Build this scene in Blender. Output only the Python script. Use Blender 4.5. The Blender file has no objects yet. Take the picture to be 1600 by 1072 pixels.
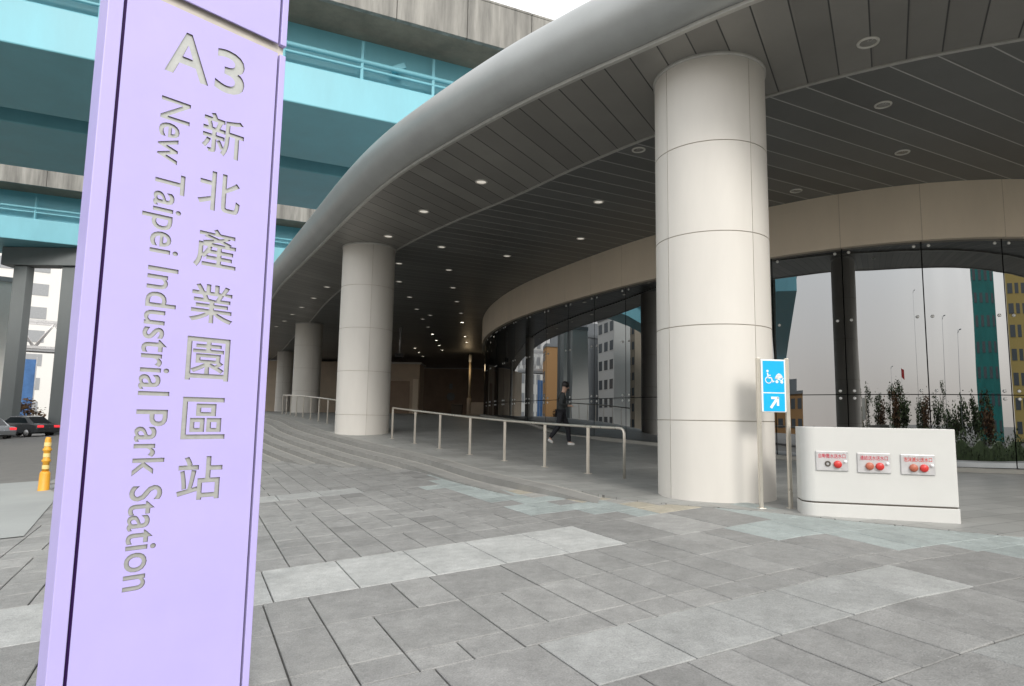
import bpy, bmesh, math, random
from mathutils import Vector, Matrix
R = math.radians
scene = bpy.context.scene
COL = scene.collection
# ------------------------------------------------------------------ camera
cam_d = bpy.data.cameras.new("camera"); cam = bpy.data.objects.new("camera", cam_d); COL.objects.link(cam)
TH, RO = R(6.5), 0.0165
fw = Vector((0, math.cos(TH), math.sin(TH))); r0 = Vector((1, 0, 0)); u0 = Vector((0, -math.sin(TH), math.cos(TH)))
rt = math.cos(RO) * r0 + math.sin(RO) * u0; up = -math.sin(RO) * r0 + math.cos(RO) * u0
cam.matrix_world = Matrix(((rt.x, up.x, -fw.x, 0), (rt.y, up.y, -fw.y, 0), (rt.z, up.z, -fw.z, 0), (0, 0, 0, 1)))
cam_d.sensor_width = 36.0; cam_d.lens = 36.0 * 1020 / 1600; cam_d.clip_end = 3000; cam_d.clip_start = 0.05
scene.camera = cam
# ------------------------------------------------------------------ sky, sun, exposure
SUN_EL, SUN_AZ = 37.0, 160.0            # azimuth measured clockwise from +Y
w = bpy.data.worlds.new("World"); scene.world = w; w.use_nodes = True
nt = w.node_tree; nt.nodes.clear()
sky = nt.nodes.new("ShaderNodeTexSky"); sky.sky_type = 'NISHITA'; sky.sun_disc = False
sky.sun_elevation = R(SUN_EL); sky.sun_rotation = R(SUN_AZ); sky.dust_density = 6.0; sky.air_density = 1.2; sky.ozone_density = 1.0
hs = nt.nodes.new("ShaderNodeHueSaturation"); hs.inputs['Saturation'].default_value = 0.38
bg = nt.nodes.new("ShaderNodeBackground"); bg.inputs['Strength'].default_value = 0.15
wo = nt.nodes.new("ShaderNodeOutputWorld")
nt.links.new(sky.outputs[0], hs.inputs['Color']); 
tcw = nt.nodes.new("ShaderNodeTexCoord"); cn = nt.nodes.new("ShaderNodeTexNoise"); cn.inputs['Scale'].default_value = 2.2; cn.inputs['Detail'].default_value = 6
cm = nt.nodes.new("ShaderNodeMapRange"); cm.inputs['From Min'].default_value = 0.35; cm.inputs['From Max'].default_value = 0.65; cm.inputs['To Min'].default_value = 0.80; cm.inputs['To Max'].default_value = 0.95
cx = nt.nodes.new("ShaderNodeMix"); cx.data_type = 'RGBA'; sxw = nt.nodes.new('ShaderNodeSeparateXYZ'); nt.links.new(tcw.outputs['Generated'], sxw.inputs[0])
hz = nt.nodes.new('ShaderNodeValToRGB'); he = hz.color_ramp.elements
he[0].position = 0.0; he[0].color = (0.80, 0.72, 0.65, 1); he[1].position = 0.34; he[1].color = (1.0, 1.02, 1.04, 1)
hv = nt.nodes.new('ShaderNodeVectorMath'); hv.operation = 'SCALE'; hv.inputs['Scale'].default_value = 5.7
nt.links.new(sxw.outputs['Z'], hz.inputs[0]); nt.links.new(hz.outputs[0], hv.inputs[0]); nt.links.new(hv.outputs[0], cx.inputs['B'])      # thin bright cloud over most of the sky
nt.links.new(tcw.outputs['Generated'], cn.inputs['Vector']); nt.links.new(cn.outputs['Fac'], cm.inputs['Value']); nt.links.new(cm.outputs[0], cx.inputs['Factor'])
nt.links.new(hs.outputs[0], cx.inputs['A']); nt.links.new(cx.outputs['Result'], bg.inputs['Color']); nt.links.new(bg.outputs[0], wo.inputs['Surface'])
sd = bpy.data.lights.new("sun", 'SUN'); sd.energy = 0.9; sd.angle = R(16); sd.color = (1.0, 0.96, 0.90)
so = bpy.data.objects.new("sun", sd); COL.objects.link(so)
sdir = Vector((math.sin(R(SUN_AZ)) * math.cos(R(SUN_EL)), math.cos(R(SUN_AZ)) * math.cos(R(SUN_EL)), math.sin(R(SUN_EL))))
so.rotation_euler = sdir.to_track_quat('Z', 'Y').to_euler()
vs = scene.view_settings; vs.view_transform = 'Standard'; vs.look = 'None'; vs.gamma = 1; vs.exposure = 1.0
scene.cycles.max_bounces = 8; scene.cycles.diffuse_bounces = 4; scene.cycles.glossy_bounces = 4; scene.cycles.caustics_reflective = False

# ------------------------------------------------------------------ materials
def nn(t, kind, **kw):
    n = t.nodes.new(kind)
    for k, v in kw.items(): setattr(n, k, v)
    return n
def mat(name, col, rough=0.6, metal=0.0, var=0.12, scale=6.0, bump=0.0, bscale=60.0, spec=0.5, streak=0.0, rvar=0.1):
    m = bpy.data.materials.new(name); m.use_nodes = True
    t = m.node_tree; b = t.nodes['Principled BSDF']
    b.inputs['Roughness'].default_value = rough; b.inputs['Metallic'].default_value = metal; b.inputs['Specular IOR Level'].default_value = spec
    tc = nn(t, 'ShaderNodeTexCoord')
    n = nn(t, 'ShaderNodeTexNoise'); n.inputs['Scale'].default_value = scale; n.inputs['Detail'].default_value = 6; n.inputs['Roughness'].default_value = 0.65
    if streak:
        mp = nn(t, 'ShaderNodeMapping'); mp.inputs['Scale'].default_value = (1, 1, streak)
        t.links.new(tc.outputs['Object'], mp.inputs[0]); t.links.new(mp.outputs[0], n.inputs['Vector'])
    else:
        t.links.new(tc.outputs['Object'], n.inputs['Vector'])
    cr = nn(t, 'ShaderNodeValToRGB'); e = cr.color_ramp.elements
    e[0].position = 0.3; e[1].position = 0.72
    e[0].color = tuple(max(0, c * (1 - var)) for c in col) + (1,); e[1].color = tuple(min(1, c * (1 + var)) for c in col) + (1,)
    t.links.new(n.outputs['Fac'], cr.inputs[0]); t.links.new(cr.outputs[0], b.inputs['Base Color'])
    if rvar:
        mr = nn(t, 'ShaderNodeMapRange'); mr.inputs['To Min'].default_value = max(0, rough - rvar); mr.inputs['To Max'].default_value = min(1, rough + rvar)
        t.links.new(n.outputs['Fac'], mr.inputs['Value']); t.links.new(mr.outputs[0], b.inputs['Roughness'])
    if bump:
        n2 = nn(t, 'ShaderNodeTexNoise'); n2.inputs['Scale'].default_value = bscale; n2.inputs['Detail'].default_value = 4
        t.links.new(tc.outputs['Object'], n2.inputs['Vector'])
        bp = nn(t, 'ShaderNodeBump'); bp.inputs['Strength'].default_value = bump; bp.inputs['Distance'].default_value = 0.02
        t.links.new(n2.outputs['Fac'], bp.inputs['Height']); t.links.new(bp.outputs[0], b.inputs['Normal'])
    return m
def emat(name, col, strength):
    m = bpy.data.materials.new(name); m.use_nodes = True
    b = m.node_tree.nodes['Principled BSDF']; b.inputs['Base Color'].default_value = (*col, 1)
    b.inputs['Emission Color'].default_value = (*col, 1); b.inputs['Emission Strength'].default_value = strength
    return m
M = {}
M['lilac'] = mat('lilac_paint', (0.495, 0.435, 0.80), 0.42, var=0.03, scale=2.5, bump=0.02, bscale=300)
M['violet'] = mat('violet_groove', (0.045, 0.01, 0.11), 0.5)
M['steel_letter'] = mat('brushed_steel', (0.47, 0.475, 0.45), 0.38, 0.3, var=0.10, scale=25)
M['recess_shade'] = mat('recess_shade', (0.14, 0.12, 0.17), 0.6)  # shade around the recessed letters, painted as a darker colour on their walls
M['cream'] = mat('cream_core', (0.62, 0.57, 0.5), 0.6)
M['stone'] = mat('cream_stone_cladding', (0.66, 0.63, 0.58), 0.55, var=0.05, scale=1.3, streak=0.25, bump=0.02, bscale=120)
M['stone_joint'] = mat('stone_joint', (0.46, 0.42, 0.36), 0.8)
M['cornice'] = mat('beige_panel', (0.80, 0.69, 0.55), 0.5, var=0.05, scale=1.2, streak=0.3)
M['cornice_joint'] = mat('cornice_joint', (0.60, 0.51, 0.40), 0.7)
M['joint_dark'] = mat('dark_joint', (0.10, 0.085, 0.07), 0.8)
M['silver'] = mat('silver_fascia', (0.345, 0.355, 0.35), 0.42, 0.35, var=0.10, scale=0.9, rvar=0.08)
M['trim'] = mat('aluminium_trim', (0.50, 0.49, 0.46), 0.45, 0.3)
M['steel'] = mat('stainless_steel', (0.66, 0.62, 0.55), 0.3, 0.8, var=0.05)
M['roof'] = mat('roof_deck', (0.3, 0.3, 0.3), 0.8)
M['teal'] = mat('teal_girder_paint', (0.20, 0.50, 0.585), 0.45, var=0.08, scale=0.6, streak=0.3)
M['concrete'] = mat('weathered_concrete', (0.25, 0.243, 0.222), 0.85, var=0.5, scale=2.2, streak=0.09, bump=0.15, bscale=12)
_t = M['concrete'].node_tree; _g = _t.nodes.new('ShaderNodeNewGeometry')
for _l in list(_t.links):
    if _l.from_node.type == 'TEX_COORD': _s = _l.to_socket; _t.links.remove(_l); _t.links.new(_g.outputs['Position'], _s)
M['concrete_under'] = mat('stained_concrete', (0.25, 0.205, 0.16), 0.9, var=0.3, scale=0.7)
M['pier'] = mat('grey_pier', (0.21, 0.225, 0.225), 0.7, var=0.1, scale=0.5, streak=0.3)
M['white'] = mat('white_paint', (0.57, 0.565, 0.54), 0.5, var=0.03, scale=2)
M['plate'] = mat('steel_plate', (0.58, 0.57, 0.57), 0.3, 0.35)
M['red'] = mat('red_cap', (0.55, 0.035, 0.03), 0.35, var=0.1)
M['redbrown'] = mat('rust_red_cap', (0.42, 0.12, 0.07), 0.4, var=0.15)
M['redink'] = mat('red_lettering', (0.50, 0.03, 0.06), 0.5)
M['signblue'] = mat('sign_blue', (0.0, 0.42, 0.80), 0.35, var=0.02)
M['signwhite'] = mat('sign_white', (0.82, 0.84, 0.84), 0.4, var=0.01)
M['asphalt'] = mat('asphalt', (0.155, 0.148, 0.138), 0.85, var=0.15, scale=2.2, bump=0.2, bscale=80)
M['palepave'] = mat('pale_concrete_paving', (0.30, 0.31, 0.30), 0.8, var=0.10, scale=0.7)
M['bed'] = mat('paving_joint', (0.07, 0.068, 0.062), 0.9)
M['black'] = mat('black', (0.012, 0.012, 0.013), 0.6)
M['darkwall'] = mat('dark_wall', (0.02, 0.018, 0.017), 0.7)
M['tanwall'] = mat('tan_wall', (0.58, 0.47, 0.36), 0.6, var=0.12, scale=0.8)
M['brownwall'] = mat('brown_wall', (0.34, 0.24, 0.17), 0.5, var=0.15, scale=0.8)
M['yellow'] = mat('amber_plastic', (0.70, 0.34, 0.03), 0.5, var=0.08)
M['reflect'] = mat('reflective_band', (0.80, 0.62, 0.25), 0.3)
M['carsilver'] = mat('silver_car_paint', (0.42, 0.43, 0.44), 0.25, 0.5, var=0.03)
M['cardark'] = mat('dark_car_paint', (0.085, 0.088, 0.092), 0.25, 0.3, var=0.03)
M['carglass'] = mat('car_glass', (0.015, 0.017, 0.02), 0.08)
M['rubber'] = mat('rubber', (0.015, 0.015, 0.015), 0.8)
M['taillight'] = emat('lit_taillight', (0.8, 0.04, 0.05), 0.5)
M['skin'] = mat('skin', (0.50, 0.32, 0.24), 0.5, var=0.05)
M['hair'] = mat('black_hair', (0.012, 0.01, 0.01), 0.5)
M['jacket'] = mat('charcoal_jacket', (0.035, 0.04, 0.042), 0.8, var=0.3, scale=12)
M['sleeve'] = mat('grey_sleeve', (0.085, 0.09, 0.09), 0.8, var=0.2, scale=12)
M['trousers'] = mat('black_trousers', (0.013, 0.013, 0.018), 0.8)
M['shoe'] = mat('white_shoe', (0.72, 0.72, 0.70), 0.5)
M['leaf'] = mat('leaf_green', (0.075, 0.105, 0.04), 0.85, var=0.5, scale=3)
M['leafbrown'] = mat('leaf_bronze', (0.14, 0.075, 0.03), 0.85, var=0.5, scale=3)
M['bark'] = mat('bark', (0.10, 0.075, 0.055), 0.9)
M['bluescreen'] = mat('blue_panel', (0.07, 0.17, 0.38), 0.35, var=0.25, scale=0.8)
M['bwhite'] = mat('white_building', (0.70, 0.69, 0.66), 0.7, var=0.04)
M['bgrey'] = mat('grey_building', (0.30, 0.31, 0.32), 0.7)
M['bwin'] = mat('building_window', (0.11, 0.125, 0.135), 0.2)
M['btan'] = mat('tan_building', (0.40, 0.34, 0.26), 0.7)
M['borange'] = mat('orange_building', (0.55, 0.30, 0.12), 0.6)
M['byellow'] = mat('yellow_building', (0.60, 0.44, 0.14), 0.6)
M['tealtower'] = mat('teal_tower', (0.015, 0.22, 0.20), 0.35, var=0.2, scale=0.3)
M['lens_off'] = mat('lamp_lens', (0.35, 0.34, 0.31), 0.25, 0.4)
M['lens_on'] = emat('lit_lamp_lens', (1.0, 0.92, 0.78), 5.0)
M['lens_dim'] = emat('dim_lamp_lens', (1.0, 0.93, 0.82), 0.22)
M['ring'] = mat('lamp_ring', (0.62, 0.60, 0.55), 0.35, 0.2)
M['pole_lit'] = mat('cream_pole', (0.72, 0.60, 0.42), 0.4)
M['fit'] = mat('fitting_steel', (0.85, 0.85, 0.83), 0.35, 0.2)

def glass_mat():
    m = bpy.data.materials.new('tinted_mirror_glass'); m.use_nodes = True; t = m.node_tree; t.nodes.clear()
    o = nn(t, 'ShaderNodeOutputMaterial'); g = nn(t, 'ShaderNodeBsdfGlossy'); g.inputs['Roughness'].default_value = 0.0
    g.inputs['Color'].default_value = (0.93, 0.97, 1.0, 1)
    d = nn(t, 'ShaderNodeBsdfDiffuse'); d.inputs['Color'].default_value = (0.004, 0.004, 0.005, 1)
    fr = nn(t, 'ShaderNodeFresnel'); fr.inputs['IOR'].default_value = 3.1
    mx = nn(t, 'ShaderNodeMixShader')
    tc = nn(t, 'ShaderNodeTexCoord'); n = nn(t, 'ShaderNodeTexNoise'); n.inputs['Scale'].default_value = 0.55; n.inputs['Detail'].default_value = 0.0
    bp = nn(t, 'ShaderNodeBump'); bp.inputs['Strength'].default_value = 0.22; bp.inputs['Distance'].default_value = 0.03
    t.links.new(tc.outputs['Object'], n.inputs['Vector']); t.links.new(n.outputs['Fac'], bp.inputs['Height'])
    t.links.new(bp.outputs[0], g.inputs['Normal']); mn = nn(t, 'ShaderNodeMath', operation='MINIMUM'); mn.inputs[0].default_value = 0.33; mn.inputs[1].default_value = 0.33; t.links.new(mn.outputs[0], mx.inputs[0])
    t.links.new(d.outputs[0], mx.inputs[1]); t.links.new(g.outputs[0], mx.inputs[2]); t.links.new(mx.outputs[0], o.inputs['Surface'])
    return m
M['glass'] = glass_mat()

def plank_mat(name, base, seam, spacing, width, perp):
    """metal ceiling boards with narrow joints: across the boards' own direction"""
    m = mat(name, base, 0.42, 0.25, var=0.08, scale=1.0, rvar=0.06); t = m.node_tree; b = t.nodes['Principled BSDF']
    tc = nn(t, 'ShaderNodeTexCoord'); sx = nn(t, 'ShaderNodeSeparateXYZ')
    vr = nn(t, 'ShaderNodeVectorMath', operation='DOT_PRODUCT'); vr.inputs[1].default_value = perp
    t.links.new(tc.outputs['Object'], vr.inputs[0]); src = vr.outputs['Value']
    dv = nn(t, 'ShaderNodeMath', operation='DIVIDE'); dv.inputs[1].default_value = spacing; t.links.new(src, dv.inputs[0])
    fr = nn(t, 'ShaderNodeMath', operation='FRACT'); t.links.new(dv.outputs[0], fr.inputs[0])
    fl = nn(t, 'ShaderNodeMath', operation='FLOOR'); t.links.new(dv.outputs[0], fl.inputs[0])
    wn = nn(t, 'ShaderNodeTexWhiteNoise', noise_dimensions='1D'); t.links.new(fl.outputs[0], wn.inputs['W'])
    lt = nn(t, 'ShaderNodeMath', operation='LESS_THAN'); lt.inputs[1].default_value = width / spacing; t.links.new(fr.outputs[0], lt.inputs[0])
    old = b.inputs['Base Color'].links[0].from_socket
    mr = nn(t, 'ShaderNodeMapRange'); mr.inputs['To Min'].default_value = 0.86; mr.inputs['To Max'].default_value = 1.14; t.links.new(wn.outputs['Value'], mr.inputs['Value'])
    mu = nn(t, 'ShaderNodeVectorMath', operation='SCALE'); t.links.new(old, mu.inputs[0]); t.links.new(mr.outputs[0], mu.inputs['Scale'])
    mx = nn(t, 'ShaderNodeMix', data_type='RGBA'); mx.inputs['B'].default_value = (*seam, 1)
    t.links.new(lt.outputs[0], mx.inputs['Factor']); t.links.new(mu.outputs[0], mx.inputs['A']); t.links.new(mx.outputs['Result'], b.inputs['Base Color'])
    # each board is slightly dished
    pw = nn(t, 'ShaderNodeMath', operation='PINGPONG'); pw.inputs[1].default_value = 0.5; t.links.new(fr.outputs[0], pw.inputs[0])
    sm = nn(t, 'ShaderNodeMath', operation='MINIMUM'); sm.inputs[1].default_value = 0.06; t.links.new(pw.outputs[0], sm.inputs[0])
    bp = nn(t, 'ShaderNodeBump'); bp.inputs['Strength'].default_value = 0.5; bp.inputs['Distance'].default_value = 0.2
    t.links.new(sm.outputs[0], bp.inputs['Height']); t.links.new(bp.outputs[0], b.inputs['Normal'])
    return m
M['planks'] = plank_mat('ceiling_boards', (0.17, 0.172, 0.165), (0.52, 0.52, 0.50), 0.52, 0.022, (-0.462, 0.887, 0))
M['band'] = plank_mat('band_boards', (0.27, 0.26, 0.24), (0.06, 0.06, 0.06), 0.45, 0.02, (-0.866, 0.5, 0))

def slab_mat():
    m = bpy.data.materials.new('granite_pavers'); m.use_nodes = True; t = m.node_tree; b = t.nodes['Principled BSDF']
    at = nn(t, 'ShaderNodeAttribute'); at.attribute_name = 'tone'
    tc = nn(t, 'ShaderNodeTexCoord')
    n = nn(t, 'ShaderNodeTexNoise'); n.inputs['Scale'].default_value = 2.3; n.inputs['Detail'].default_value = 7; n.inputs['Roughness'].default_value = 0.7
    n2 = nn(t, 'ShaderNodeTexNoise'); n2.inputs['Scale'].default_value = 90; n2.inputs['Detail'].default_value = 3
    n3 = nn(t, 'ShaderNodeTexNoise'); n3.inputs['Scale'].default_value = 9; n3.inputs['Detail'].default_value = 8; n3.inputs['Roughness'].default_value = 0.75
    for q in (n, n2, n3): t.links.new(tc.outputs['Object'], q.inputs['Vector'])
    def mr(src, a, c, lo=0.25, hi=0.75):
        x = nn(t, 'ShaderNodeMapRange'); x.inputs['From Min'].default_value = lo; x.inputs['From Max'].default_value = hi
        x.inputs['To Min'].default_value = a; x.inputs['To Max'].default_value = c; t.links.new(src, x.inputs['Value']); return x.outputs[0]
    m1 = nn(t, 'ShaderNodeMath', operation='MULTIPLY'); t.links.new(mr(n.outputs['Fac'], 0.80, 1.20), m1.inputs[0]); t.links.new(mr(n2.outputs['Fac'], 0.80, 1.20), m1.inputs[1])
    m2 = nn(t, 'ShaderNodeMath', operation='MULTIPLY'); t.links.new(m1.outputs[0], m2.inputs[0]); t.links.new(mr(n3.outputs['Fac'], 0.80, 1.20), m2.inputs[1])
    sc = nn(t, 'ShaderNodeVectorMath', operation='SCALE'); t.links.new(at.outputs['Color'], sc.inputs[0]); t.links.new(m2.outputs[0], sc.inputs['Scale'])
    # pale scuffs and specks
    sp = nn(t, 'ShaderNodeTexNoise'); sp.inputs['Scale'].default_value = 5.5; sp.inputs['Detail'].default_value = 10; sp.inputs['Roughness'].default_value = 0.85
    t.links.new(tc.outputs['Object'], sp.inputs['Vector'])
    mx = nn(t, 'ShaderNodeMix', data_type='RGBA'); mx.inputs['B'].default_value = (0.42, 0.42, 0.40, 1)
    t.links.new(mr(sp.outputs['Fac'], 0, 0.8, 0.62, 0.74), mx.inputs['Factor']); t.links.new(sc.outputs[0], mx.inputs['A'])
    t.links.new(mx.outputs['Result'], b.inputs['Base Color'])
    t.links.new(mr(n.outputs['Fac'], 0.55, 0.8), b.inputs['Roughness'])
    bp = nn(t, 'ShaderNodeBump'); bp.inputs['Strength'].default_value = 0.55; bp.inputs['Distance'].default_value = 0.012
    ad = nn(t, 'ShaderNodeMath', operation='ADD'); t.links.new(n3.outputs['Fac'], ad.inputs[0]); t.links.new(n2.outputs['Fac'], ad.inputs[1])
    t.links.new(ad.outputs[0], bp.inputs['Height']); t.links.new(bp.outputs[0], b.inputs['Normal'])
    return m
M['slab'] = slab_mat()

def floor_mat():
    m = mat('canopy_floor_tiles', (0.30, 0.30, 0.285), 0.45, var=0.16, scale=1.1, rvar=0.12); t = m.node_tree; b = t.nodes['Principled BSDF']
    tc = nn(t, 'ShaderNodeTexCoord'); mp = nn(t, 'ShaderNodeMapping'); mp.inputs['Rotation'].default_value = (0, 0, -R(25.6))
    br = nn(t, 'ShaderNodeTexBrick'); br.inputs['Scale'].default_value = 1.0; br.inputs['Brick Width'].default_value = 0.69; br.inputs['Row Height'].default_value = 0.35
    br.inputs['Mortar Size'].default_value = 0.006; br.inputs['Color1'].default_value = (0.88, 0.88, 0.88, 1); br.inputs['Color2'].default_value = (1.1, 1.1, 1.1, 1); br.inputs['Mortar'].default_value = (0.4, 0.4, 0.4, 1)
    old = b.inputs['Base Color'].links[0].from_socket
    mu = nn(t, 'ShaderNodeMix', data_type='RGBA', blend_type='MULTIPLY'); mu.inputs['Factor'].default_value = 1.0
    t.links.new(tc.outputs['Object'], mp.inputs[0]); t.links.new(mp.outputs[0], br.inputs['Vector'])
    t.links.new(old, mu.inputs['A']); t.links.new(br.outputs['Color'], mu.inputs['B']); t.links.new(mu.outputs['Result'], b.inputs['Base Color'])
    return m
M['floor'] = floor_mat()
M['step'] = mat('stair_granite', (0.25, 0.245, 0.23), 0.7, var=0.15, scale=2.5)
M['nosing'] = mat('pale_nosing', (0.34, 0.33, 0.30), 0.7, var=0.1, scale=3)

# ------------------------------------------------------------------ object helpers
def tag(o, label=None, cat=None, group=None, kind=None):
    if label: o['label'] = label
    if cat: o['category'] = cat
    if group: o['group'] = group
    if kind: o['kind'] = kind
    return o
def thing(name, label, cat, loc=(0, 0, 0), rz=0.0, group=None):
    o = bpy.data.objects.new(name, None); COL.objects.link(o); o.location = loc; o.rotation_euler = (0, 0, rz); o.empty_display_size = 0.2
    return tag(o, label, cat, group)
class MB:
    """collects faces for one mesh object"""
    def __init__(s): s.v = []; s.f = []; s.mi = []; s.sm = []
    def add(s, vs, fs, mi=0, sm=False, X=None):
        b = len(s.v)
        s.v += [tuple(X @ Vector(p)) if X else tuple(p) for p in vs]
        for f in fs: s.f.append(tuple(i + b for i in f)); s.mi.append(mi); s.sm.append(sm)
        return s
    def box(s, c, d, mi=0, X=None, rz=0):
        x, y, z = (q / 2 for q in d)
        vs = [Vector((a * x, b * y, e * z)) for e in (-1, 1) for b in (-1, 1) for a in (-1, 1)]
        if rz: vs = [Matrix.Rotation(rz, 3, 'Z') @ p for p in vs]
        vs = [p + Vector(c) for p in vs]
        return s.add(vs, [(0, 2, 3, 1), (4, 5, 7, 6), (0, 1, 5, 4), (2, 6, 7, 3), (0, 4, 6, 2), (1, 3, 7, 5)], mi, False, X)
    def tube(s, pts, r, n=10, mi=0, X=None, closed=False, caps=True):
        pts = [Vector(p) for p in pts]; rs = r if isinstance(r, (list, tuple)) else [r] * len(pts)
        vs, fs = [], []; m = len(pts); ref = None
        for i, p in enumerate(pts):
            a = pts[(i - 1) % m] if (i or closed) else pts[0]; c = pts[(i + 1) % m] if (i < m - 1 or closed) else pts[-1]
            d = (c - a).normalized()
            if ref is None: ref = Vector((0, 0, 1)) if abs(d.z) < 0.9 else Vector((1, 0, 0))
            x = (ref - d * ref.dot(d)).normalized(); y = d.cross(x); ref = x
            for k in range(n):
                t = 2 * math.pi * k / n; vs.append(p + (x * math.cos(t) + y * math.sin(t)) * rs[i])
        L = m if closed else m - 1
        for i in range(L):
            for k in range(n):
                a = i * n + k; b = i * n + (k + 1) % n; c = ((i + 1) % m) * n + (k + 1) % n; d = ((i + 1) % m) * n + k
                fs.append((a, b, c, d))
        if caps and not closed: fs.append(tuple(range(n))[::-1]); fs.append(tuple((m - 1) * n + k for k in range(n)))
        return s.add(vs, fs, mi, True, X)
    def lathe(s, prof, n=24, mi=0, X=None, caps=True):
        vs, fs = [], []
        for (r, z) in prof:
            for k in range(n):
                t = 2 * math.pi * k / n; vs.append((r * math.cos(t), r * math.sin(t), z))
        for i in range(len(prof) - 1):
            for k in range(n): fs.append((i * n + k, i * n + (k + 1) % n, (i + 1) * n + (k + 1) % n, (i + 1) * n + k))
        if caps: fs.append(tuple(range(n))[::-1]); fs.append(tuple((len(prof) - 1) * n + k for k in range(n)))
        return s.add(vs, fs, mi, True, X)
    def prism(s, poly, z0, z1, mi=0, X=None):
        n = len(poly); vs = [(x, y, z0) for x, y in poly] + [(x, y, z1) for x, y in poly]
        fs = [tuple(range(n))[::-1], tuple(range(n, 2 * n))] + [(i, (i + 1) % n, n + (i + 1) % n, n + i) for i in range(n)]
        return s.add(vs, fs, mi, False, X)
    def strip(s, rows, mi=0, sm=False, X=None):
        n = len(rows[0]); vs = [p for r in rows for p in r]
        fs = [(i * n + k, i * n + k + 1, (i + 1) * n + k + 1, (i + 1) * n + k) for i in range(len(rows) - 1) for k in range(n - 1)]
        return s.add(vs, fs, mi, sm, X)
    def build(s, name, mats, parent=None, bevel=0, seg=2, fix=True):
        me = bpy.data.meshes.new(name); me.from_pydata(s.v, [], s.f)
        for m in (mats if isinstance(mats, (list, tuple)) else [mats]): me.materials.append(m)
        for p, mi, sm in zip(me.polygons, s.mi, s.sm): p.material_index = mi; p.use_smooth = sm
        if fix:
            bm = bmesh.new(); bm.from_mesh(me); bmesh.ops.recalc_face_normals(bm, faces=bm.faces); bm.to_mesh(me); bm.free()
        me.update()
        o = bpy.data.objects.new(name, me); COL.objects.link(o)
        if parent: o.parent = parent
        if bevel:
            b = o.modifiers.new('bevel', 'BEVEL'); b.width = bevel; b.segments = seg; b.limit_method = 'ANGLE'
        return o
def dup(root, loc, rz=None):
    def cp(o, par):
        c = o.copy(); COL.objects.link(c)
        if par: c.parent = par
        for ch in [q for q in o.children]: cp(ch, c)
        return c
    n = cp(root, None); n.location = loc
    if rz is not None: n.rotation_euler = (0, 0, rz)
    return n
def catmull(P, step):
    P = [Vector(p) for p in P]; out = []
    for i in range(len(P) - 1):
        a, b, c, d = P[max(i - 1, 0)], P[i], P[i + 1], P[min(i + 2, len(P) - 1)]
        n = max(2, int((c - b).length / 0.15))
        for k in range(n):
            t = k / n
            out.append(0.5 * ((2 * b) + (c - a) * t + (2 * a - 5 * b + 4 * c - d) * t * t + (3 * b - a - 3 * c + d) * t ** 3))
    out.append(P[-1])
    res = [out[0]]; acc = 0
    for i in range(1, len(out)):
        seg = (out[i] - out[i - 1]).length; pos = 0
        while acc + (seg - pos) >= step:
            pos += step - acc; acc = 0; res.append(out[i - 1].lerp(out[i], min(1, pos / seg)))
        acc += seg - pos
    return res
def interp(x, xs, ys):
    if x <= xs[0]: return ys[0]
    for i in range(len(xs) - 1):
        if x <= xs[i + 1]: return ys[i] + (ys[i + 1] - ys[i]) * (x - xs[i]) / (xs[i + 1] - xs[i])
    return ys[-1]
def sstep(a, b, x):
    t = max(0, min(1, (x - a) / (b - a))); return t * t * (3 - 2 * t)
def text_mesh(body, size, offset=0.0, extrude=0.0, space=1.0, xs=1.0):
    c = bpy.data.curves.new('lettering', 'FONT'); c.body = body; c.size = size; c.offset = offset; c.extrude = extrude; c.space_character = space; c.resolution_u = 4
    o = bpy.data.objects.new('lettering', c); COL.objects.link(o)
    dg = bpy.context.evaluated_depsgraph_get(); dg.update()
    me = bpy.data.meshes.new_from_object(o.evaluated_get(dg)); bpy.data.objects.remove(o); bpy.data.curves.remove(c)
    return me
def fit_text(body, x0, x1, y0, y1, offset=0.0):
    """2D text stretched to a box -> list of verts, list of faces"""
    me = text_mesh(body, 1.0, offset)
    X = [v.co.x for v in me.vertices]; Y = [v.co.y for v in me.vertices]
    a, b, c, d = min(X), max(X), min(Y), max(Y)
    vs = [((v.co.x - a) / (b - a) * (x1 - x0) + x0, (v.co.y - c) / (d - c) * (y1 - y0) + y0) for v in me.vertices]
    fs = [tuple(p.vertices) for p in me.polygons]; bpy.data.meshes.remove(me)
    return vs, fs
def loops(vs, fs):
    # weld, then chain boundary edges into closed outlines
    key = {}; idx = []
    P = []
    for p in vs:
        k = (round(p[0], 5), round(p[1], 5))
        if k not in key: key[k] = len(P); P.append(p)
        idx.append(key[k])
    cnt = {}
    for f in fs:
        f = [idx[i] for i in f]
        for i in range(len(f)):
            a, b = f[i], f[(i + 1) % len(f)]
            if a != b: cnt[(a, b)] = cnt.get((a, b), 0) + 1
    ed = [e for e in cnt if (e[1], e[0]) not in cnt]
    nxt = {}
    for a, b in ed: nxt.setdefault(a, []).append(b)
    out = []
    while nxt:
        a = next(iter(nxt)); lp = [a]; cur = a
        while True:
            if cur not in nxt: break
            b = nxt[cur].pop()
            if not nxt[cur]: del nxt[cur]
            if b == lp[0]: break
            lp.append(b); cur = b
        if len(lp) > 2: out.append([P[i] for i in lp])
    return out

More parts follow.
